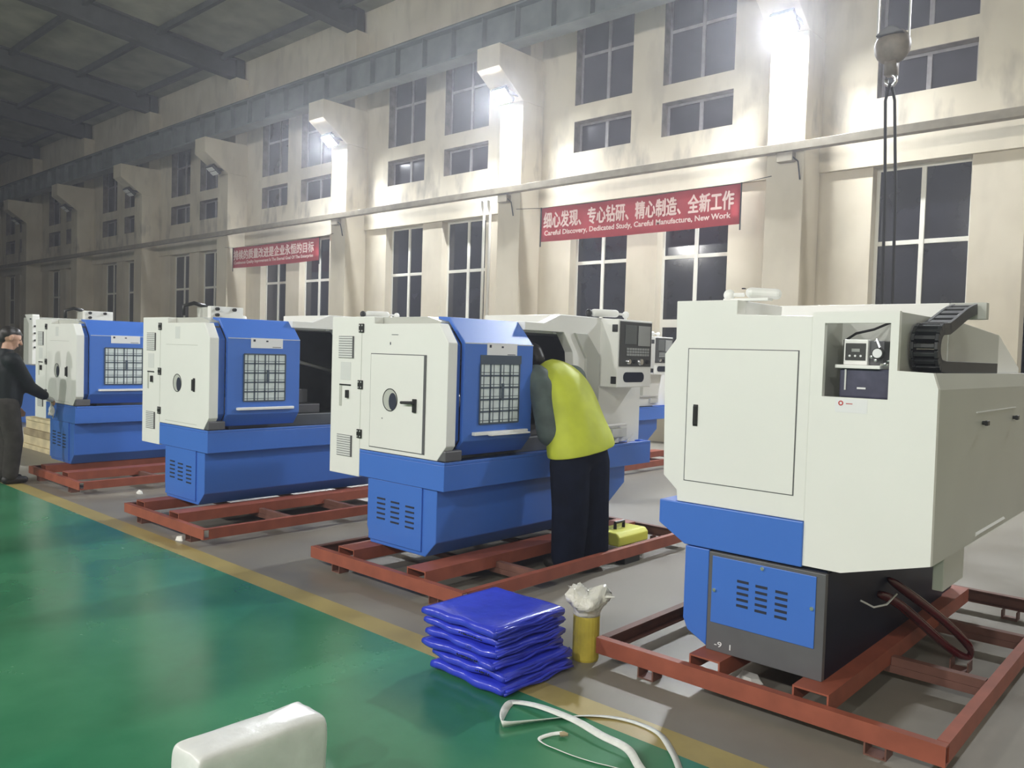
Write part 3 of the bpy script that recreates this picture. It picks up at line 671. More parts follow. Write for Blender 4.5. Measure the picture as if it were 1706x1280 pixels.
# ------------------------------------------------------------------ the nearest machine, tail end towards the aisle
def near_machine():
    ye = 3.60
    root = thing('lathe', 'large white lathe at the right, nearest the camera, with an oil pump window', 'machine', (-1.56, 4.85, 0.18), 'blue and white lathes in the front row')
    # base
    m = MB(); prof = [(-2.047, 0.30), (-2.02, 0.25), (-1.91, 0.18), (-1.345, 0.18), (-1.345, 0.68), (-2.047, 0.68)]
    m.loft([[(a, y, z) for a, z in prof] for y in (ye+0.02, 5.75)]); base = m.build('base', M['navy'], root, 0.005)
    m = MB(); m.prism([(-2.047, 0.30), (-2.02, 0.245), (-1.915, 0.19), (-1.915, 0.665), (-2.047, 0.665)], 'y', ye, ye+1.2); m.build('base_corner', M['blue'], base, 0.004)
    cov = BOX('base_cover', M['steel_dark'], root, (-1.908, -1.338, ye-0.012, ye+0.02, 0.18, 0.662), 0.003)
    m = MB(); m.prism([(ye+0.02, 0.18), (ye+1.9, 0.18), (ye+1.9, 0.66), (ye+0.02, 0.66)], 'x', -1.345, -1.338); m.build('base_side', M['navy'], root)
    pl = BOX('vent_plate', M['blue'], cov, (-1.887, -1.378, ye-0.017, ye-0.012, 0.320, 0.645), 0.002)
    s = MB()
    for i, cx in enumerate((-1.725, -1.632, -1.535)):
        for r in range(5):
            z = 0.548-r*0.029 - i*0.004; s.box(cx-0.029, cx+0.029, ye-0.019, ye-0.0165, z-0.006, z+0.006)
    s.build('vent_grille', M['ink'], pl)
    for x, z in ((-1.63, 0.632), (-1.87, 0.48), (-1.392, 0.50)):
        q = MB(); q.cyl((x, ye-0.024, z), (x, ye-0.0165, z), 0.009, n=10); q.build('screw', M['chrome'], pl)
    text_mesh('stencil_marks', '-9  1', M['label'], cov, (-1.862, ye-0.0135, 0.205), 0.038, (1,0,0), (0,0,1), 0.085)
    # chip tray
    m = MB(); m.prism([(-2.20, 0.76), (-2.05, 0.672), (-1.452, 0.672), (-1.452, 0.878), (-2.20, 0.878)], 'y', ye-0.01, 6.1); m.build('chip_tray', M['blue'], root, 0.005)
    # tail end cover
    m = MB()
    m.prism([(-2.105, 0.88), (-1.452, 0.88), (-1.452, 1.805), (-1.818, 1.815), (-1.818, 1.885), (-2.147, 1.885), (-2.145, 1.695), (-2.207, 1.618), (-2.19, 1.003), (-2.112, 0.935)], 'y', ye, ye+0.09)
    ec = m.build('end_cover', M['white'], root, 0.004)
    g = MB()
    for a in ((-2.072, -1.506, 1.646, 1.650), (-2.072, -1.506, 0.988, 0.992), (-2.072, -2.067, 0.992, 1.646), (-1.511, -1.506, 0.992, 1.646)): g.box(a[0], a[1], ye-0.0015, ye, a[2], a[3])
    g.build('door_gap', M['steel_dark'], ec)
    dr = BOX('access_door', M['white'], root, (-2.067, -1.511, ye-0.004, ye, 0.992, 1.646), 0.0015)
    q = MB(); q.cyl((-2.017, ye-0.010, 1.365), (-2.017, ye-0.010, 1.275), 0.011, n=10); q.box(-2.03, -2.004, ye-0.008, ye-0.004, 1.265, 1.372); q.build('handle', M['black'], dr, 0.002)
    BOX('top_box', M['white'], root, (-2.147, -1.818, ye+0.09, ye+0.50, 1.80, 1.885), 0.004)
    BOX('front_enclosure', M['white'], root, (-2.147, -1.46, ye+0.09, 6.05, 0.88, 1.80), 0.005)
    BOX('rear_wall_panel', M['white'], root, (-2.06, -1.09, 4.36, 4.41, 1.80, 1.905), 0.004)
    # rear cover with pump cabinet
    m = MB()
    xa, xb, xc, xd = -1.452, -1.397, -1.119, -1.086
    m.prism([(xa, 0.68), (-1.281, 0.68), (-0.923, 0.778), (-0.926, 1.449), (xa, 1.449)], 'y', ye, ye+0.03)
    m.box(xa, xb, ye, ye+0.03, 1.449, 1.773); m.box(xa, xd, ye, ye+0.03, 1.773, 1.823)
    m.box(xc, xd, ye, ye+0.03, 1.449, 1.773)
    m.prism([(xd, 1.449), (-0.926, 1.449), (-0.926, 1.503), (-0.947, 1.568), (xd, 1.573)], 'y', ye, ye+0.03)
    rp = m.build('rear_end_panel', M['white'], root)
    m = MB()   # pump cabinet box: side walls, back and roof
    m.box(xa, xa+0.012, ye+0.03, ye+0.34, 1.40, 1.82); m.box(xd-0.012, xd, ye+0.03, ye+0.74, 1.40, 1.82); m.box(xa+0.012, xd-0.012, ye+0.33, ye+0.34, 1.40, 1.82)
    m.box(xa+0.012, xd-0.012, ye+0.03, ye+0.33, 1.40, 1.41)
    m.build('pump_cabinet', M['grey_shade_paint'], root)
    m = MB(); m.box(-0.938, -0.926, ye+0.03, 6.1, 0.772, 1.50); m.prism([(-0.926, 1.50), (-0.947, 1.568), (-0.96, 1.568), (-0.94, 1.50)], 'y', ye+0.03, 6.1)
    sd = m.build('rear_side_panel', M['grey_shade_paint'], root)  # side of the white cover, its shade put into the grey
    q = MB(); q.box(-0.926, -0.922, 4.25, 5.10, 1.384, 1.389); q.build('panel_seam', M['labelgrey'], sd)
    for y in (4.373, 5.05):
        q = MB(); q.cyl((-0.926, y, 1.334), (-0.905, y, 1.334), 0.010, n=10); q.box(-0.912, -0.898, y-0.022, y+0.022, 1.322, 1.346); q.build('latch_knob', M['black'], sd, 0.003)
    q = MB(); q.prism([(-0.926, 0.79), (-0.918, 0.80), (-0.926, 0.81)], 'y', 4.35, 4.95); q.build('crease_highlight', M['labelgrey'], sd)  # pale sliver: highlight along the lower crease, put into colour and shape
    BOX('rear_top', M['labelgrey'], root, (-1.44, -0.95, ye+0.56, 6.1, 1.545, 1.567), 0.003)
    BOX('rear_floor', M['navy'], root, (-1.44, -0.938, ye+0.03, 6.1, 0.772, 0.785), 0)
    BOX('rear_leg_cover', M['grey_shade_paint'], root, (-0.99, -0.945, 3.90, 4.24, 0.61, 0.772), 0.004)
    m = MB(); m.prism([(4.42, 1.567), (5.50, 1.567), (5.50, 1.79), (4.52, 1.83), (4.42, 1.77)], 'x', -1.40, -1.10); m.build('guard_box', M['grey_shade_paint'], root, 0.004)  # grey stands in for shade on the right-facing side
    m = MB(); m.prism([(5.505, 1.567), (6.1, 1.567), (6.1, 1.60), (5.505, 1.79)], 'x', -1.40, -1.10); m.build('guard_slope', M['white'], root, 0.004)
    # cable chain: loop towards the aisle, lower run back along the trough
    cc = MB(); path = []
    path += [(4.345, 1.872), (4.26, 1.858), (4.17, 1.838), (4.08, 1.812), (3.99, 1.786), (3.90, 1.762)]
    path += [(3.84-0.085*math.sin(a)-0.02, 1.676+0.082*math.cos(a)) for a in [0.25+(math.pi-0.25)*i/8 for i in range(0, 8)]]
    path += [(3.86, 1.594)] + [(3.86+0.06*i, 1.594) for i in range(1, 17)]
    xs0, xs1 = -1.075, -0.965
    links = MB()
    for (y0, z0), (y1, z1) in zip(path, path[1:]):
        t = Vector((0, y1-y0, z1-z0)); L_ = t.length; t.normalize(); nn = Vector((0, -t.z, t.y))
        c = Vector((0, (y0+y1)/2, (z0+z1)/2)); hl = L_*0.46; hh = 0.026
        def quad(xl, xr, hl, hh):
            rings = []
            for x in (xl, xr): rings.append([Vector((x, 0, 0))+c+t*sa*hl+nn*sb*hh for sa, sb in ((-1,-1),(1,-1),(1,1),(-1,1))])
            links.loft(rings)
        quad(xs0, xs0+0.014, L_*0.54, hh); quad(xs1-0.014, xs1, L_*0.54, hh); quad(xs0+0.014, xs1-0.014, hl*0.62, hh*0.92)
    links.build('cable_chain', M['chain'], root, 0.002)
    BOX('chain_bracket', M['grey_shade_paint'], root, (-1.088, -0.93, 4.36, 4.41, 1.825, 1.905), 0.003)
    # oil pump in the window
    y = ye+0.10
    pb = BOX('oil_pump', M['lamp_white'], root, (-1.346, -1.242, y, y+0.12, 1.592, 1.705), 0.004)
    BOX('pump_display', M['panel_face'], pb, (-1.338, -1.250, y-0.003, y, 1.612, 1.688), 0.001)
    BOX('digit_window', M['keys'], pb, (-1.310, -1.275, y-0.005, y-0.003, 1.650, 1.664), 0)
    for i in range(3):
        q = MB(); q.cyl((-1.318+i*0.024, y-0.006, 1.632), (-1.318+i*0.024, y-0.003, 1.632), 0.005, n=8); q.build('button', M['label'], pb)
    BOX('pump_motor', M['steel_dark'], pb, (-1.242, -1.18, y+0.02, y+0.12, 1.592, 1.70), 0.004)
    BOX('pump_flange', M['lamp_white'], root, (-1.372, -1.178, y-0.03, y+0.14, 1.576, 1.592), 0.003)
    tk = BOX('oil_tank', M['tank'], root, (-1.358, -1.125, y-0.01, y+0.13, 1.445, 1.576), 0.01)
    BOX('level_tube', M['labelgrey'], tk, (-1.332, -1.325, y-0.016, y-0.011, 1.48, 1.572), 0)
    BOX('tank_mark', M['label'], tk, (-1.277, -1.24, y-0.014, y-0.011, 1.486, 1.494), 0)
    q = MB(); q.cyl((-1.195, y-0.02, 1.645), (-1.195, y+0.01, 1.645), 0.024, n=18); gg = q.build('pressure_gauge', M['black'], pb)
    q = MB(); q.cyl((-1.195, y-0.023, 1.645), (-1.195, y-0.0205, 1.645), 0.020, n=18); q.build('gauge_face', M['label'], gg)
    q = MB(); q.tube([(-1.21, y+0.03, 1.69), (-1.205, y, 1.705), (-1.19, y-0.005, 1.67)], 0.006, 6)
    for x, z in ((-1.222, 1.63), (-1.205, 1.615), (-1.165, 1.60), (-1.15, 1.612)): q.ball((x, y-0.01, z), 0.008, seg=8, rin=6)
    q.build('pipe_fitting', M['chrome'], pb); BOX('outlet', M['chrome'], pb, (-1.185, -1.15, y-0.01, y+0.01, 1.592, 1.602), 0.002)
    BOX('mounting_plate', M['labelgrey'], root, (-1.372, xd-0.012, ye+0.27, ye+0.28, 1.42, 1.705), 0)
    q = MB(); q.tube([(-1.335, y+0.10, 1.64), (-1.36, y+0.05, 1.665), (-1.365, y+0.06, 1.70), (-1.33, y+0.10, 1.735), (-1.27, y+0.15, 1.755), (-1.22, y+0.22, 1.79)], 0.006, 8); q.build('cable', M['rope'], pb, smooth=True)
    st = BOX('sticker', M['label'], rp, (-1.336, -1.20, ye-0.001, ye, 1.384, 1.444), 0)
    q = MB(); N = 18
    q.loft([[(-1.312+r*math.cos(i*2*math.pi/N), yy, 1.424+r*math.sin(i*2*math.pi/N)) for i in range(N)] for r, yy in ((0.011, ye-0.001), (0.011, ye-0.002), (0.006, ye-0.002), (0.006, ye-0.001))], cap=False)
    q.box(-1.29, -1.262, ye-0.0015, ye-0.001, 1.421, 1.4245); q.build('sticker_logo', M['inkred'], st)
    # work lamp
    q = MB(); q.capsule((-1.80, ye+0.10, 1.925), (-1.70, ye+0.16, 1.92), 0.026, 0.026); q.ball((-1.905, ye+0.08, 1.915), 0.028, 0.02, 0.028); q.cyl((-1.88, ye+0.08, 1.915), (-1.83, ye+0.09, 1.915), 0.009, n=8); q.box(-1.93, -1.70, ye+0.07, ye+0.12, 1.885, 1.897)
    wo = q.build('work_lamp', M['lamp_white'], root, smooth=False)
    BOX('lamp_switch', M['black'], wo, (-1.83, -1.815, ye+0.06, ye+0.075, 1.94, 1.946), 0)
    # dark red belt loop hanging out of the rear
    q = MB(); q.tube([(-1.345, 4.28, 0.44), (-1.29, 4.40, 0.40), (-1.20, 4.58, 0.25), (-1.11, 4.75, 0.10), (-1.065, 4.84, 0.045), (-1.035, 4.88, 0.04), (-1.02, 4.88, 0.075), (-1.06, 4.80, 0.16), (-1.13, 4.68, 0.27), (-1.22, 4.55, 0.38), (-1.345, 4.42, 0.50)], [0.026]*3+[0.024]*6+[0.026]*2, 10)
    bl = q.build('drain_hose', M['hose'], root, smooth=True)
    sb = bl.modifiers.new('sub', 'SUBSURF'); sb.levels = 1; sb.render_levels = 2
    q = MB(); q.tube([(-1.33, 4.02, 0.46), (-1.28, 4.06, 0.43), (-1.24, 4.12, 0.44), (-1.22, 4.2, 0.48)], 0.005, 6); q.build('thin_cable', M['labelgrey'], root)
near_machine()

# machine at the far left, partly hidden by the man
def far_left():
    r = thing('machine', 'white cabinet machine on blue base at the far left edge behind the man', 'machine', (-16.9, 5.6, 0.0))
    X = -16.62
    BOX('base', M['blue'], r, (X-0.9, X+0.02, 5.25, 6.9, 0.0, 1.10), 0.01)
    m = MB(); m.prism([(X-0.42, 2.05), (X-0.02, 2.05), (X, 2.02), (X, 1.13), (X-0.20, 1.13), (X-0.20, 1.88)], 'y', 5.2, 5.32); m.build('side_cabinet', M['white'], r, 0.006)
    BOX('splash_panel', M['grey_shade_paint'], r, (X-0.9, X-0.03, 5.33, 6.6, 1.10, 2.0), 0.006)
    for z in (1.83, 1.70, 1.57, 1.44):
        q = MB(); q.cyl((X, 5.24, z), (X+0.035, 5.24, z), 0.018, n=10); q.build('knob', M['black'], r)
    BOX('name_plate', M['ink'], r, (X-0.14, X-0.05, 5.198, 5.2, 1.95, 1.975), 0)
far_left()

# ------------------------------------------------------------------ things on the floor
# six folded tarpaulins
def tarp(i, z0, z1, dx, dy, label):
    random.seed(40+i)
    root = thing('folded_tarpaulin', label, 'tarpaulin', (-2.76+dx, 3.02+dy, z0), 'folded blue tarpaulins in a stack')
    xa, xb, ya, yb = -2.99+dx, -2.50+dx, 2.74+dy, 3.27+dy
    m = MB(); h = z1-z0; NX = 18; rings = []
    for k in range(NX+1):          # rounded packet section swept from left to right
        u = k/NX; x = xa+(xb-xa)*u
        hz = (h-0.007)/2*(1.0-0.10*abs(math.sin(u*5+i))-(0.25 if k in (0, NX) else 0)); zc = z0+0.003+(h-0.007)/2
        zc = max(z0+0.002+hz, min(z1-0.003-hz, zc+0.003*math.sin(u*8+i*1.7)))
        fr = 0.008*math.sin(u*6+i*2.3)+0.006*math.sin(u*17+i)
        ring = [(x, ya+fr+hz*0.8*(1-math.cos(a)), zc+hz*math.sin(a)) for a in [math.pi*(-0.5+q/8) for q in range(9)][::1]]
        ring = [(x, ya+fr+hz*0.9-hz*0.9*math.cos(a), zc+hz*math.sin(a)) for a in [-math.pi/2+math.pi*q/8 for q in range(9)]]
        ring += [(x, ya+(yb-ya)*t, zc+hz*(1-0.05*math.sin(t*9+u*7))) for t in (0.25, 0.45, 0.65, 0.85)]
        ring += [(x, yb-hz*0.9+hz*0.9*math.cos(a), zc+hz*math.sin(a)) for a in [math.pi/2-math.pi*q/6 for q in range(7)]]
        ring += [(x, ya+(yb-ya)*t, zc-hz) for t in (0.85, 0.5, 0.2)]
        rings.append(ring)
    m.loft(rings); m.build('sheet', M['tarp'], root, smooth=True)
    f_ = MB()       # fold lips along the right-hand edge
    for q in range(3):
        zz = z0 + h*(0.26+0.24*q); off = random.uniform(-0.004, 0.014)
        f_.tube([(xb-0.004+off+0.006*math.sin(s*1.7+q+i), ya+0.015+(yb-ya-0.03)*s/8, zz+0.006*math.sin(s*1.1+q*2+i)) for s in range(9)], h*0.13, 8)
    f_.build('fold_edge', M['tarp'], root, smooth=True)
    if 0 < i < 5:
        t = MB(); rr = random.Random(i)
        for s in range(11):
            xx = xa+(xb-xa)*(0.52+0.03*s); zc = z0+h*0.45
            t.box(xx, xx+0.0022, ya-0.003, ya+0.002, zc-0.001, zc+rr.uniform(0.003, 0.009))
            t.box(xx, xx+rr.uniform(0.004, 0.011), ya-0.003, ya+0.002, zc-0.001+rr.choice((0, 0.004)), zc+0.0012+rr.choice((0, 0.004)))
        t.build('printed_mark', M['ink'], root)
N = 6; zz = 0.0
lab = ['folded blue tarpaulin lying on the floor, bottom of the stack', 'folded blue tarpaulin second from the bottom of the stack', 'folded blue tarpaulin third from the bottom of the stack',
       'folded blue tarpaulin third from the top of the stack', 'folded blue tarpaulin just under the top one', 'folded blue tarpaulin on top of the stack with a bulging edge']
hs = [0.059, 0.053, 0.051, 0.049, 0.051, 0.059]
dxs = [0.02, 0.01, -0.035, -0.03, -0.045, -0.03]
for i in range(6):
    tarp(i, zz+0.001, zz+hs[i], dxs[i], 0.012*math.sin(i*2.1), lab[i]); zz += hs[i]

# yellow roll with a crumpled bag on top
rl = thing('foam_roll', 'yellow roll standing upright behind the blue tarpaulins', 'roll', (-2.515, 3.41, 0))
RX, RY = -2.522, 3.435
m = MB(); m.tube([(RX, RY, 0.0), (RX, RY, 0.012), (RX, RY, 0.24), (RX, RY, 0.25)], [0.066, 0.07, 0.07, 0.06], 24); m.build('roll', M['foam'], rl, smooth=False)
random.seed(3)
m = MB(); rings = []; N = 26
prof = ((0.238, 0.071, 0), (0.252, 0.072, 0), (0.268, 0.078, 0.2), (0.288, 0.092, 0.5), (0.308, 0.106, 0.8), (0.330, 0.112, 1), (0.350, 0.108, 1), (0.366, 0.090, 1), (0.374, 0.060, 1), (0.366, 0.028, 0.6), (0.362, 0.006, 0.1))
lump = [random.uniform(-1, 1) for _ in range(N)]
for t, (z, r, g) in enumerate(prof):
    ring = []
    for i in range(N):
        a = i*2*math.pi/N
        rr = r*(1+g*(0.16*lump[i]+0.10*lump[(i*7+t*3) % N]+0.12*random.uniform(-1, 1)))
        ring.append((RX+0.012*g+rr*math.cos(a), RY+rr*math.sin(a), z+g*(0.014*lump[(i*5+t) % N]+0.012*random.uniform(-1, 1)+0.02*math.sin(a*2+0.6))))
    rings.append(ring)
m.loft(rings, cap=False)
m.loft([[(RX+0.09+0.03*q, RY+0.02-0.01*q+d, 0.345+0.008*q+e) for d, e in ((-0.02*(1-q*0.28), 0), (0, 0.012*(1-q*0.25)), (0.02*(1-q*0.28), 0), (0, -0.01*(1-q*0.25)))] for q in range(4)])
o = tag(m.build('plastic_bag', M['plastic'], smooth=True), 'crumpled clear plastic bag on top of the yellow roll', 'bag')
so = o.modifiers.new('solid', 'SOLIDIFY'); so.thickness = 0.0015
# white webbing strap lying on the aisle edge
def ribbon(name, pts, width, label, cat, twist):
    m = MB(); P = [Vector(p) for p in pts]
    # resample with a smooth curve
    Q = []
    for i in range(len(P)-1):
        p0, p1, p2, p3 = P[max(i-1, 0)], P[i], P[i+1], P[min(i+2, len(P)-1)]
        for s in range(8):
            t = s/8
            Q.append(0.5*((2*p1)+(p2-p0)*t+(2*p0-5*p1+4*p2-p3)*t*t+(3*p1-p0-3*p2+p3)*t**3))
    Q.append(P[-1])
    rings = []
    for i, q in enumerate(Q):
        t = (Q[min(i+1, len(Q)-1)]-Q[max(i-1, 0)]).normalized(); s = t.cross(Vector((0, 0, 1))).normalized()
        a = twist(i/len(Q)); dv = s*math.cos(a)+Vector((0, 0, 1))*math.sin(a)
        lift = abs(math.sin(a))*width/2+0.002
        rings.append([q+dv*width/2+Vector((0, 0, lift)), q-dv*width/2+Vector((0, 0, lift))])
    m.loft(rings, cap=False, closed=False)
    o = tag(m.build(name, M['strap'], smooth=True), label, cat)
    so = o.modifiers.new('solid', 'SOLIDIFY'); so.thickness = 0.003; so.offset = 0
    return o
ribbon('webbing_strap', [(-1.50, 2.55, 0), (-1.66, 2.64, 0.01), (-1.776, 2.723, 0.015), (-1.913, 2.735, 0.02), (-2.076, 2.762, 0.025), (-2.271, 2.77, 0.02), (-2.395, 2.752, 0.008), (-2.415, 2.72, 0.0), (-2.36, 2.62, 0.0), (-2.30, 2.545, 0), (-2.27, 2.55, 0), (-2.219, 2.66, 0), (-2.121, 2.845, 0.0), (-2.02, 2.945, 0), (-1.90, 2.985, 0), (-1.774, 2.965, 0), (-1.65, 2.86, 0), (-1.572, 2.775, 0), (-1.48, 2.66, 0)], 0.034,
       'white webbing strap looped on the floor in front of the blue tarpaulins', 'strap', lambda t: 0.3+0.2*math.sin(t*14)+0.85*math.exp(-((t-0.5)/0.09)**2))
cord = ribbon('cord', [(-2.055, 2.655, 0.012), (-2.091, 2.621, 0.004), (-2.103, 2.565, 0), (-2.06, 2.546, 0), (-2.005, 2.547, 0), (-1.917, 2.553, 0), (-1.827, 2.571, 0), (-1.758, 2.593, 0), (-1.66, 2.62, 0)], 0.016,
       'short white cord with a dark tip, in front of the webbing strap', 'cord', lambda t: 0.5)

MB().tube([(-2.062, 2.647, 0.012), (-2.05, 2.660, 0.014), (-2.035, 2.668, 0.013)], [0.009, 0.011, 0.006], 8).build('cord_tip', M['woodedge'], cord)
# white plastic wrapped bundle at the bottom edge
random.seed(11)
m = MB(); rings = []
bx0, bx1, by0, by1 = -2.555, -2.375, 1.22, 1.70
for z, g in ((0.0, 0.0), (0.02, 0.008), (0.10, 0.004), (0.19, 0.006), (0.27, 0.004), (0.292, -0.006), (0.30, -0.03)):
    ring = []
    for (ax, ay), (ex, ey) in (((bx1, by0), (bx1, by1)), ((bx1, by1), (bx0, by1)), ((bx0, by1), (bx0, by0)), ((bx0, by0), (bx1, by0))):
        for t in (0.03, 0.2, 0.4, 0.6, 0.8, 0.97):
            x = ax+(ex-ax)*t; y = ay+(ey-ay)*t
            x += g*(1 if x > -2.46 else -1)+random.uniform(-0.004, 0.004); y += g*(1 if y > 1.46 else -1)+random.uniform(-0.004, 0.004)
            ring.append((x, y, z+(random.uniform(-0.006, 0.006) if z > 0.01 else 0)))
    rings.append(ring)
m.loft(rings)
o = tag(m.build('wrapped_bundle', M['whitewrap'], smooth=True), 'white plastic wrapped bundle on the green floor at the bottom edge', 'bundle')
sb = o.modifiers.new('sub', 'SUBSURF'); sb.levels = 2; sb.render_levels = 2

# yellow tool case on the skid
tb = thing('tool_case', 'bright yellow tool case with black handle by the vested worker', 'tool case', (-3.73, 5.50, 0.0955))
m = MB(); m.prism([(-3.88, 0.096), (-3.60, 0.096), (-3.60, 0.17), (-3.63, 0.20), (-3.85, 0.20), (-3.88, 0.17)], 'y', 5.30, 5.72); m.build('case', M['toolbox'], tb, 0.012)
m = MB(); m.tube([(-3.74, 5.44, 0.20), (-3.74, 5.44, 0.25), (-3.74, 5.56, 0.25), (-3.74, 5.56, 0.20)], 0.014, 8); m.build('handle', M['black'], tb)
tag(MB().box(-3.56, -3.475, 5.20, 5.41, 0.0, 0.05).build('support_block', M['black'], bevel=0.004), 'black block pushed under the skid beam below the yellow tool case', 'block')

# timber stack behind the man
z = 0.02
names = ['lowest pale board of the timber stack behind the man', 'second board of the timber stack behind the man', 'dark middle board of the timber stack behind the man', 'fourth board of the timber stack behind the man', 'top board of the timber stack behind the man']
for i, lb in enumerate(names):
    hgt = (0.05, 0.13, 0.10, 0.12, 0.05)[i]
    tag(MB().box(-13.4+0.05*i, -11.35-0.03*(i % 2), 4.05+0.02*(i % 2), 4.75, z-0.02 if i == 0 else z, z+hgt-0.004).build('timber_board', M['wood'] if i != 2 else M['woodedge'], bevel=0.006), lb, 'board', 'boards in the timber stack')
    z += hgt
tag(MB().box(-13.2, -12.05, 4.25, 4.65, z, z+0.19).build('plywood_crate', M['wood'], bevel=0.006), 'pale plywood crate on top of the timber stack', 'crate')
tag(MB().box(-13.4, -11.3, 5.3, 5.7, 0, 1.05).build('wooden_post_crate', M['woodedge'], bevel=0.01), 'tall brown wooden crate standing behind the timber stack', 'crate')

# scraps
def scrap(x, y, sx, sy, lab, z=0.0, c='paper'):
    random.seed(int(abs(x*1000)))
    m = MB(); n = 7
    low = [(x+sx*math.cos(i*2*math.pi/n)*random.uniform(0.6, 1), y+sy*math.sin(i*2*math.pi/n)*random.uniform(0.6, 1), z+0.001) for i in range(n)]
    top = [(a*0.7+x*0.3, b*0.7+y*0.3, z+0.02+random.uniform(0, 0.02)) for a, b, _ in low]
    m.loft([low, top]); tag(m.build('paper_scrap', M[c]), lab, 'scrap', 'white scraps on the floor')
scrap(-8.6, 3.72, 0.06, 0.035, 'white paper scrap on grey floor between the two left skids')
scrap(-6.36, 3.08, 0.07, 0.03, 'white paper scrap by the front beam of the second skid')
scrap(-1.78, 3.80, 0.10, 0.07, 'white paper sheet on the floor under the nearest machine')
for (x, y, a, lab) in ((-4.00, 6.0, 0.06, 'folded white paper standing at the far end of the chip tray'), (-4.02, 5.80, 0.04, 'smaller white paper scrap on the chip tray rim')):
    m = MB(); m.prism([(y-a, 0.853), (y+a, 0.853), (y+a*0.6, 0.853+a*1.1)], 'x', x, x+0.012); tag(m.build('paper_scrap', M['paper']), lab, 'scrap', 'papers on the chip tray')

# ------------------------------------------------------------------ people
def head(b, c, fwd, up, skin_only=True):
    """skull, jaw, nose, ears around centre c"""
    F = Vector(fwd).normalized(); U = Vector(up).normalized(); R = F.cross(U).normalized(); c = Vector(c)
    def P(f, r, u): return c+F*f+R*r+U*u
    b.capsule(P(-0.018, 0, 0.02), P(0.018, 0, 0.02), 0.088, 0.082, 0.9, U)
    b.capsule(P(0.035, 0, -0.03), P(0.045, 0, -0.075), 0.062, 0.040, 1.0, R)
    b.capsule(P(0.098, 0, 0.015), P(0.118, 0, -0.022), 0.010, 0.016)
    b.capsule(P(0.09, -0.02, -0.058), P(0.09, 0.02, -0.058), 0.010, 0.010)
    for s in (-1, 1): b.capsule(P(-0.01, s*0.082, 0.015), P(-0.005, s*0.084, -0.02), 0.018, 0.012)
    return P
def hand(b, wrist, d, palm_n, curl=0.5):
    d = Vector(d).normalized(); nrm = Vector(palm_n).normalized(); s = d.cross(nrm).normalized(); wv = Vector(wrist)
    b.capsule(wv+d*0.02, wv+d*0.075, 0.030, 0.036, 0.5, s)
    for i, L in enumerate((0.072, 0.082, 0.076, 0.06)):
        base = wv+d*0.095+s*(0.030-0.02*i); k1 = base+d*L*0.5*math.cos(curl*0.6)+nrm*L*0.5*math.sin(curl*0.6)
        k2 = k1+d*L*0.5*math.cos(curl*1.6)+nrm*L*0.5*math.sin(curl*1.6)
        b.capsule(base, k1, 0.0095, 0.009, n=10); b.capsule(k1, k2, 0.009, 0.0075, n=10)
    t0 = wv+d*0.035+s*0.034; t1 = t0+d*0.03+s*0.026+nrm*0.012; t2 = t1+d*0.032+nrm*0.012
    b.capsule(t0, t1, 0.012, 0.0105, n=10); b.capsule(t1, t2, 0.0105, 0.009, n=10)

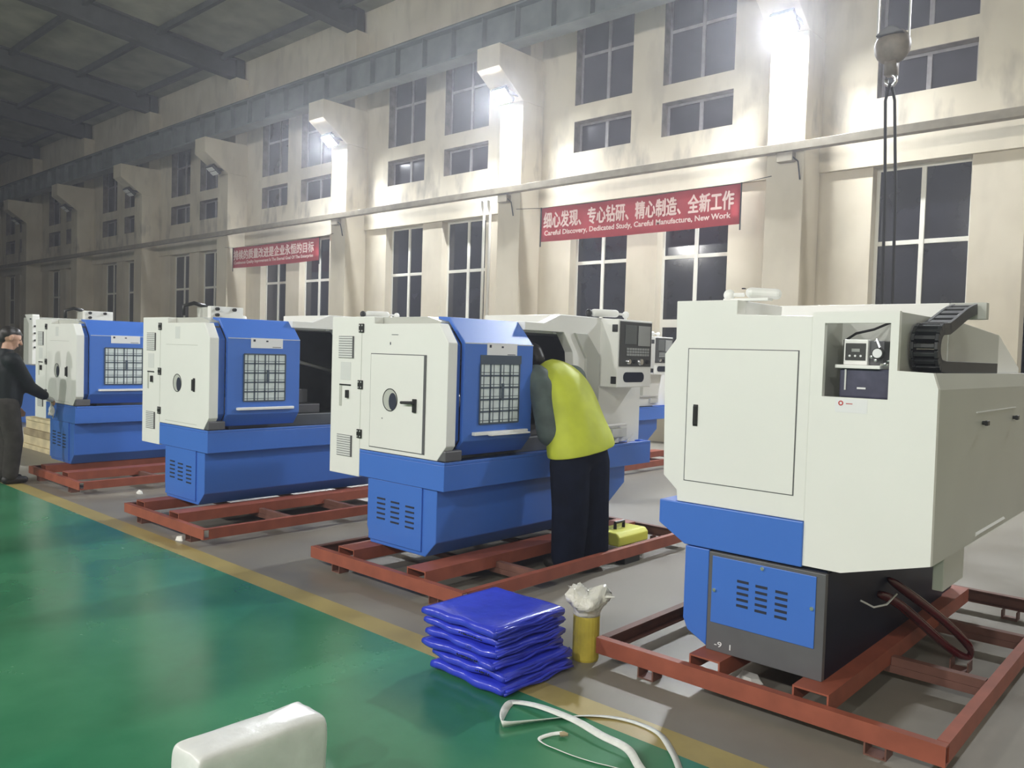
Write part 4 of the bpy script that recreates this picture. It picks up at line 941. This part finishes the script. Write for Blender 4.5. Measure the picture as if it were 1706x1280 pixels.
def man_left():
    p = thing('person', 'man in black jacket and grey trousers reaching to wipe the lathe with a white cloth', 'person', (-10.08, 2.93, 0))
    X = -10.10
    hip, chest, nk = Vector((X, 2.90, 0.90)), Vector((X, 2.90, 1.24)), Vector((X, 2.90, 1.43))
    shR, shL = Vector((X+0.19, 2.91, 1.36)), Vector((X-0.19, 2.91, 1.36))
    elR, wrR = Vector((-10.02, 3.11, 1.06)), Vector((-10.20, 3.33, 0.945))
    elL, wrL = Vector((X-0.26, 2.92, 1.06)), Vector((X-0.22, 3.05, 0.86))
    hc = Vector((X, 2.945, 1.595)); fw = Vector((0.10, 0.93, -0.34)); up = Vector((0.02, 0.33, 0.94))
    b = MB(); P = head(b, hc, fw, up)
    b.capsule(nk, hc-up*0.06, 0.058, 0.056)
    b.capsule(hip, chest, 0.13, 0.15, 0.72, (1, 0, 0)); b.capsule(chest, nk-Vector((0, 0, 0.07)), 0.14, 0.09, 0.7, (1, 0, 0))
    for sh, el, wr in ((shR, elR, wrR), (shL, elL, wrL)):
        b.capsule(sh, el, 0.048, 0.038); b.capsule(el, wr, 0.038, 0.026)
    hand(b, wrR, (-0.35, 0.80, -0.42), (-0.1, -0.3, -0.9), 0.7); hand(b, wrL, (0.0, 0.5, -0.8), (1, 0.2, 0), 0.5)
    for s in (-1, 1):
        b.capsule((X+s*0.09, 2.90, 0.88), (X+s*0.10, 2.95, 0.47), 0.075, 0.052); b.capsule((X+s*0.10, 2.95, 0.47), (X+s*0.10, 2.91, 0.09), 0.05, 0.036)
    organic(b.build('body', M['skin'], p), 0.008, 3)
    for s in (-1, 1):
        e = MB(); q = P(0.083, s*0.032, 0.012); e.ball(q, 0.011, seg=10, rin=8); e.build('eye', M['hair'], p, smooth=True)
    h = MB(); U = up.normalized(); F = fw.normalized()
    h.capsule(hc-F*0.035+U*0.045, hc+F*0.012+U*0.062, 0.090, 0.072, 0.95, U); h.capsule(hc-F*0.065-U*0.02, hc-F*0.055+U*0.03, 0.055, 0.066, 1.1, (1, 0, 0))
    h.capsule(hc+F*0.04+U*0.085, hc+F*0.082+U*0.07, 0.035, 0.018, 1.0, U)
    organic(h.build('hair', M['hair'], p), 0.01, 2)
    j = MB(); j.capsule(hip-Vector((0, 0, 0.06)), chest, 0.165, 0.185, 0.78, (1, 0, 0)); j.capsule(chest, nk-Vector((0, 0, 0.06)), 0.185, 0.115, 0.72, (1, 0, 0)); j.capsule(nk-Vector((0, 0, 0.06)), nk+Vector((0, 0.005, 0.0)), 0.085, 0.078)
    j.capsule(shL, shR, 0.09, 0.09)
    j.capsule((X, 2.96, 0.88), (X, 2.99, 1.12), 0.10, 0.10, 1.2, (0, 1, 0))
    for sh, el, wr in ((shR, elR, wrR), (shL, elL, wrL)):
        j.capsule(sh, el, 0.088, 0.072); j.capsule(el, wr.lerp(el, 0.10), 0.072, 0.056)
    organic(j.build('jacket', M['jacket'], p), 0.014, 4)
    t = MB(); t.capsule((X-0.06, 2.89, 0.86), (X+0.06, 2.89, 0.86), 0.14, 0.14, 0.9, (0, 0, 1))
    for s in (-1, 1):
        t.capsule((X+s*0.09, 2.90, 0.84), (X+s*0.10, 2.955, 0.47), 0.115, 0.092); t.capsule((X+s*0.10, 2.955, 0.47), (X+s*0.10, 2.92, 0.11), 0.092, 0.080)
    t.capsule((X-0.05, 2.915, 0.72), (X+0.05, 2.915, 0.72), 0.11, 0.11, 1.0, (0, 0, 1))
    organic(t.build('trousers', M['trousers'], p), 0.014, 4)
    for s in (-1, 1):
        q = MB(); q.capsule((X+s*0.10, 2.88, 0.05), (X+s*0.10, 3.06, 0.04), 0.05, 0.038, 1.0, (1, 0, 0)); o = organic(q.build('shoe', M['rubber'], p), 0.008, 3)
    g = MB(); g.capsule(wrR-Vector((-0.01, 0.02, 0)), wrR+Vector((-0.03, 0.07, -0.04)), 0.033, 0.04, 0.7, (1, 0, 0)); organic(g.build('glove', M['glove'], p), 0.01, 2)
    c = MB(); rings = []; random.seed(5)
    for i in range(7):
        z = 0.90-i*0.028; rings.append([(-10.30+0.02*math.sin(i)+ (k-3)*0.012*(1+i*0.10), 3.435+0.018*math.sin(k*1.9+i*0.8), z-0.012*abs(k-2)) for k in range(7)])
    c.loft(rings, cap=False, closed=False)
    o = tag(c.build('cleaning_cloth', M['paper'], smooth=True), 'crumpled white cloth in the hand of the man in black', 'cloth')
    so = o.modifiers.new('solid', 'SOLIDIFY'); so.thickness = 0.006
man_left()

def man_vest():
    p = thing('person', 'worker in yellow-green vest and dark trousers bending into the open lathe', 'person', (-3.66, 4.85, 0))
    hipc, chest, nk = Vector((-3.68, 4.86, 0.93)), Vector((-3.86, 4.87, 1.28)), Vector((-4.06, 4.86, 1.47))
    shR, shL = Vector((-3.93, 5.06, 1.41)), Vector((-3.97, 4.67, 1.41))
    elR, wrR = Vector((-4.15, 5.10, 1.20)), Vector((-4.36, 5.0, 1.12))
    elL, wrL = Vector((-4.10, 4.62, 1.16)), Vector((-4.34, 4.72, 1.10))
    hc = Vector((-4.15, 4.80, 1.55)); fw = Vector((-0.85, 0.0, -0.52)); up = Vector((-0.5, 0.0, 0.86))
    b = MB(); P = head(b, hc, fw, up)
    b.capsule(nk, hc-up*0.05, 0.058, 0.056)
    b.capsule(hipc, chest, 0.14, 0.15, 0.75, (0, 1, 0)); b.capsule(chest, nk.lerp(chest, 0.3), 0.15, 0.10, 0.7, (0, 1, 0))
    for sh, el, wr in ((shR, elR, wrR), (shL, elL, wrL)):
        b.capsule(sh, el, 0.05, 0.04); b.capsule(el, wr, 0.04, 0.028)
    hand(b, wrR, (-0.9, 0, -0.4), (0, 0, -1), 0.8); hand(b, wrL, (-0.9, 0.1, -0.4), (0, 0, -1), 0.8)
    for s, dx in ((-1, -0.02), (1, 0.02)):
        yy = 4.85+s*0.13
        b.capsule((-3.68, yy, 0.9), (-3.66, yy, 0.47), 0.08, 0.055); b.capsule((-3.66, yy, 0.47), (-3.64+dx, yy-0.02, 0.09), 0.055, 0.038)
    organic(b.build('body', M['skin'], p), 0.009, 3)
    h = MB(); U = up.normalized(); F = fw.normalized()
    h.capsule(hc-F*0.03+U*0.03, hc+F*0.015+U*0.045, 0.096, 0.085, 0.95, U); h.capsule(hc-F*0.06-U*0.03, hc-F*0.05+U*0.03, 0.062, 0.07, 1.15, (0, 1, 0))
    organic(h.build('hair', M['hair'], p), 0.01, 2)
    for s in (-1, 1):
        e = MB(); e.ball(P(0.083, s*0.032, 0.012), 0.011, seg=10, rin=8); e.build('eye', M['hair'], p, smooth=True)
    v = MB()      # vest: open at the hem, wrapped round a bent back
    rings = []
    for c, ry, rd, tilt in (((-3.665, 4.86, 0.885), 0.30, 0.225, 0.10), ((-3.69, 4.86, 0.96), 0.292, 0.22, 0.2), ((-3.735, 4.87, 1.06), 0.262, 0.195, 0.35), ((-3.79, 4.87, 1.17), 0.262, 0.195, 0.5), ((-3.86, 4.87, 1.29), 0.262, 0.19, 0.62), ((-3.93, 4.865, 1.385), 0.25, 0.165, 0.75), ((-4.0, 4.86, 1.45), 0.20, 0.13, 0.85), ((-4.055, 4.855, 1.49), 0.12, 0.09, 0.95)):
        c = Vector(c); dx = Vector((math.cos(tilt), 0, math.sin(tilt)))
        hem = 0.05 if c.z < 1.0 else 0.02
        rings.append([c + Vector((0, ry, hem))*math.cos(k*2*math.pi/32) + dx*rd*math.sin(k*2*math.pi/32)*(1+0.035*math.sin(k*2.4+len(rings)*1.3)) for k in range(32)])
    v.loft(rings, cap=False)
    vo = v.build('vest', M['vest'], p, smooth=True)
    so = vo.modifiers.new('solid', 'SOLIDIFY'); so.thickness = 0.012; so.offset = -1
    sb = vo.modifiers.new('sub', 'SUBSURF'); sb.levels = 1; sb.render_levels = 2
    s_ = MB()
    for sh, el, wr in ((shR, elR, wrR), (shL, elL, wrL)):
        s_.capsule(sh, el, 0.112, 0.095); s_.capsule(el, wr.lerp(el, 0.1), 0.092, 0.065)
    s_.capsule((-3.90, 4.66, 1.34), (-3.80, 4.65, 1.02), 0.10, 0.105, 1.0)
    organic(s_.build('sleeves', M['sleeve'], p), 0.014, 4)
    t = MB(); t.capsule((-3.67, 4.77, 0.86), (-3.67, 4.95, 0.86), 0.155, 0.155, 0.95, (0, 0, 1))
    for s, dx in ((-1, -0.02), (1, 0.02)):
        yy = 4.85+s*0.125
        t.capsule((-3.67, yy, 0.80), (-3.65, yy, 0.47), 0.152, 0.140); t.capsule((-3.65, yy, 0.47), (-3.635+dx, yy-0.01, 0.12), 0.140, 0.125)
    organic(t.build('trousers', M['darktrousers'], p), 0.014, 4)
    for s, dx in ((-1, -0.02), (1, 0.02)):
        yy = 4.85+s*0.13
        q = MB(); q.capsule((-3.60+dx, yy-0.02, 0.05), (-3.80+dx, yy-0.02, 0.042), 0.052, 0.04, 1.0, (0, 1, 0)); organic(q.build('shoe', M['rubber'], p), 0.008, 3)
man_vest()
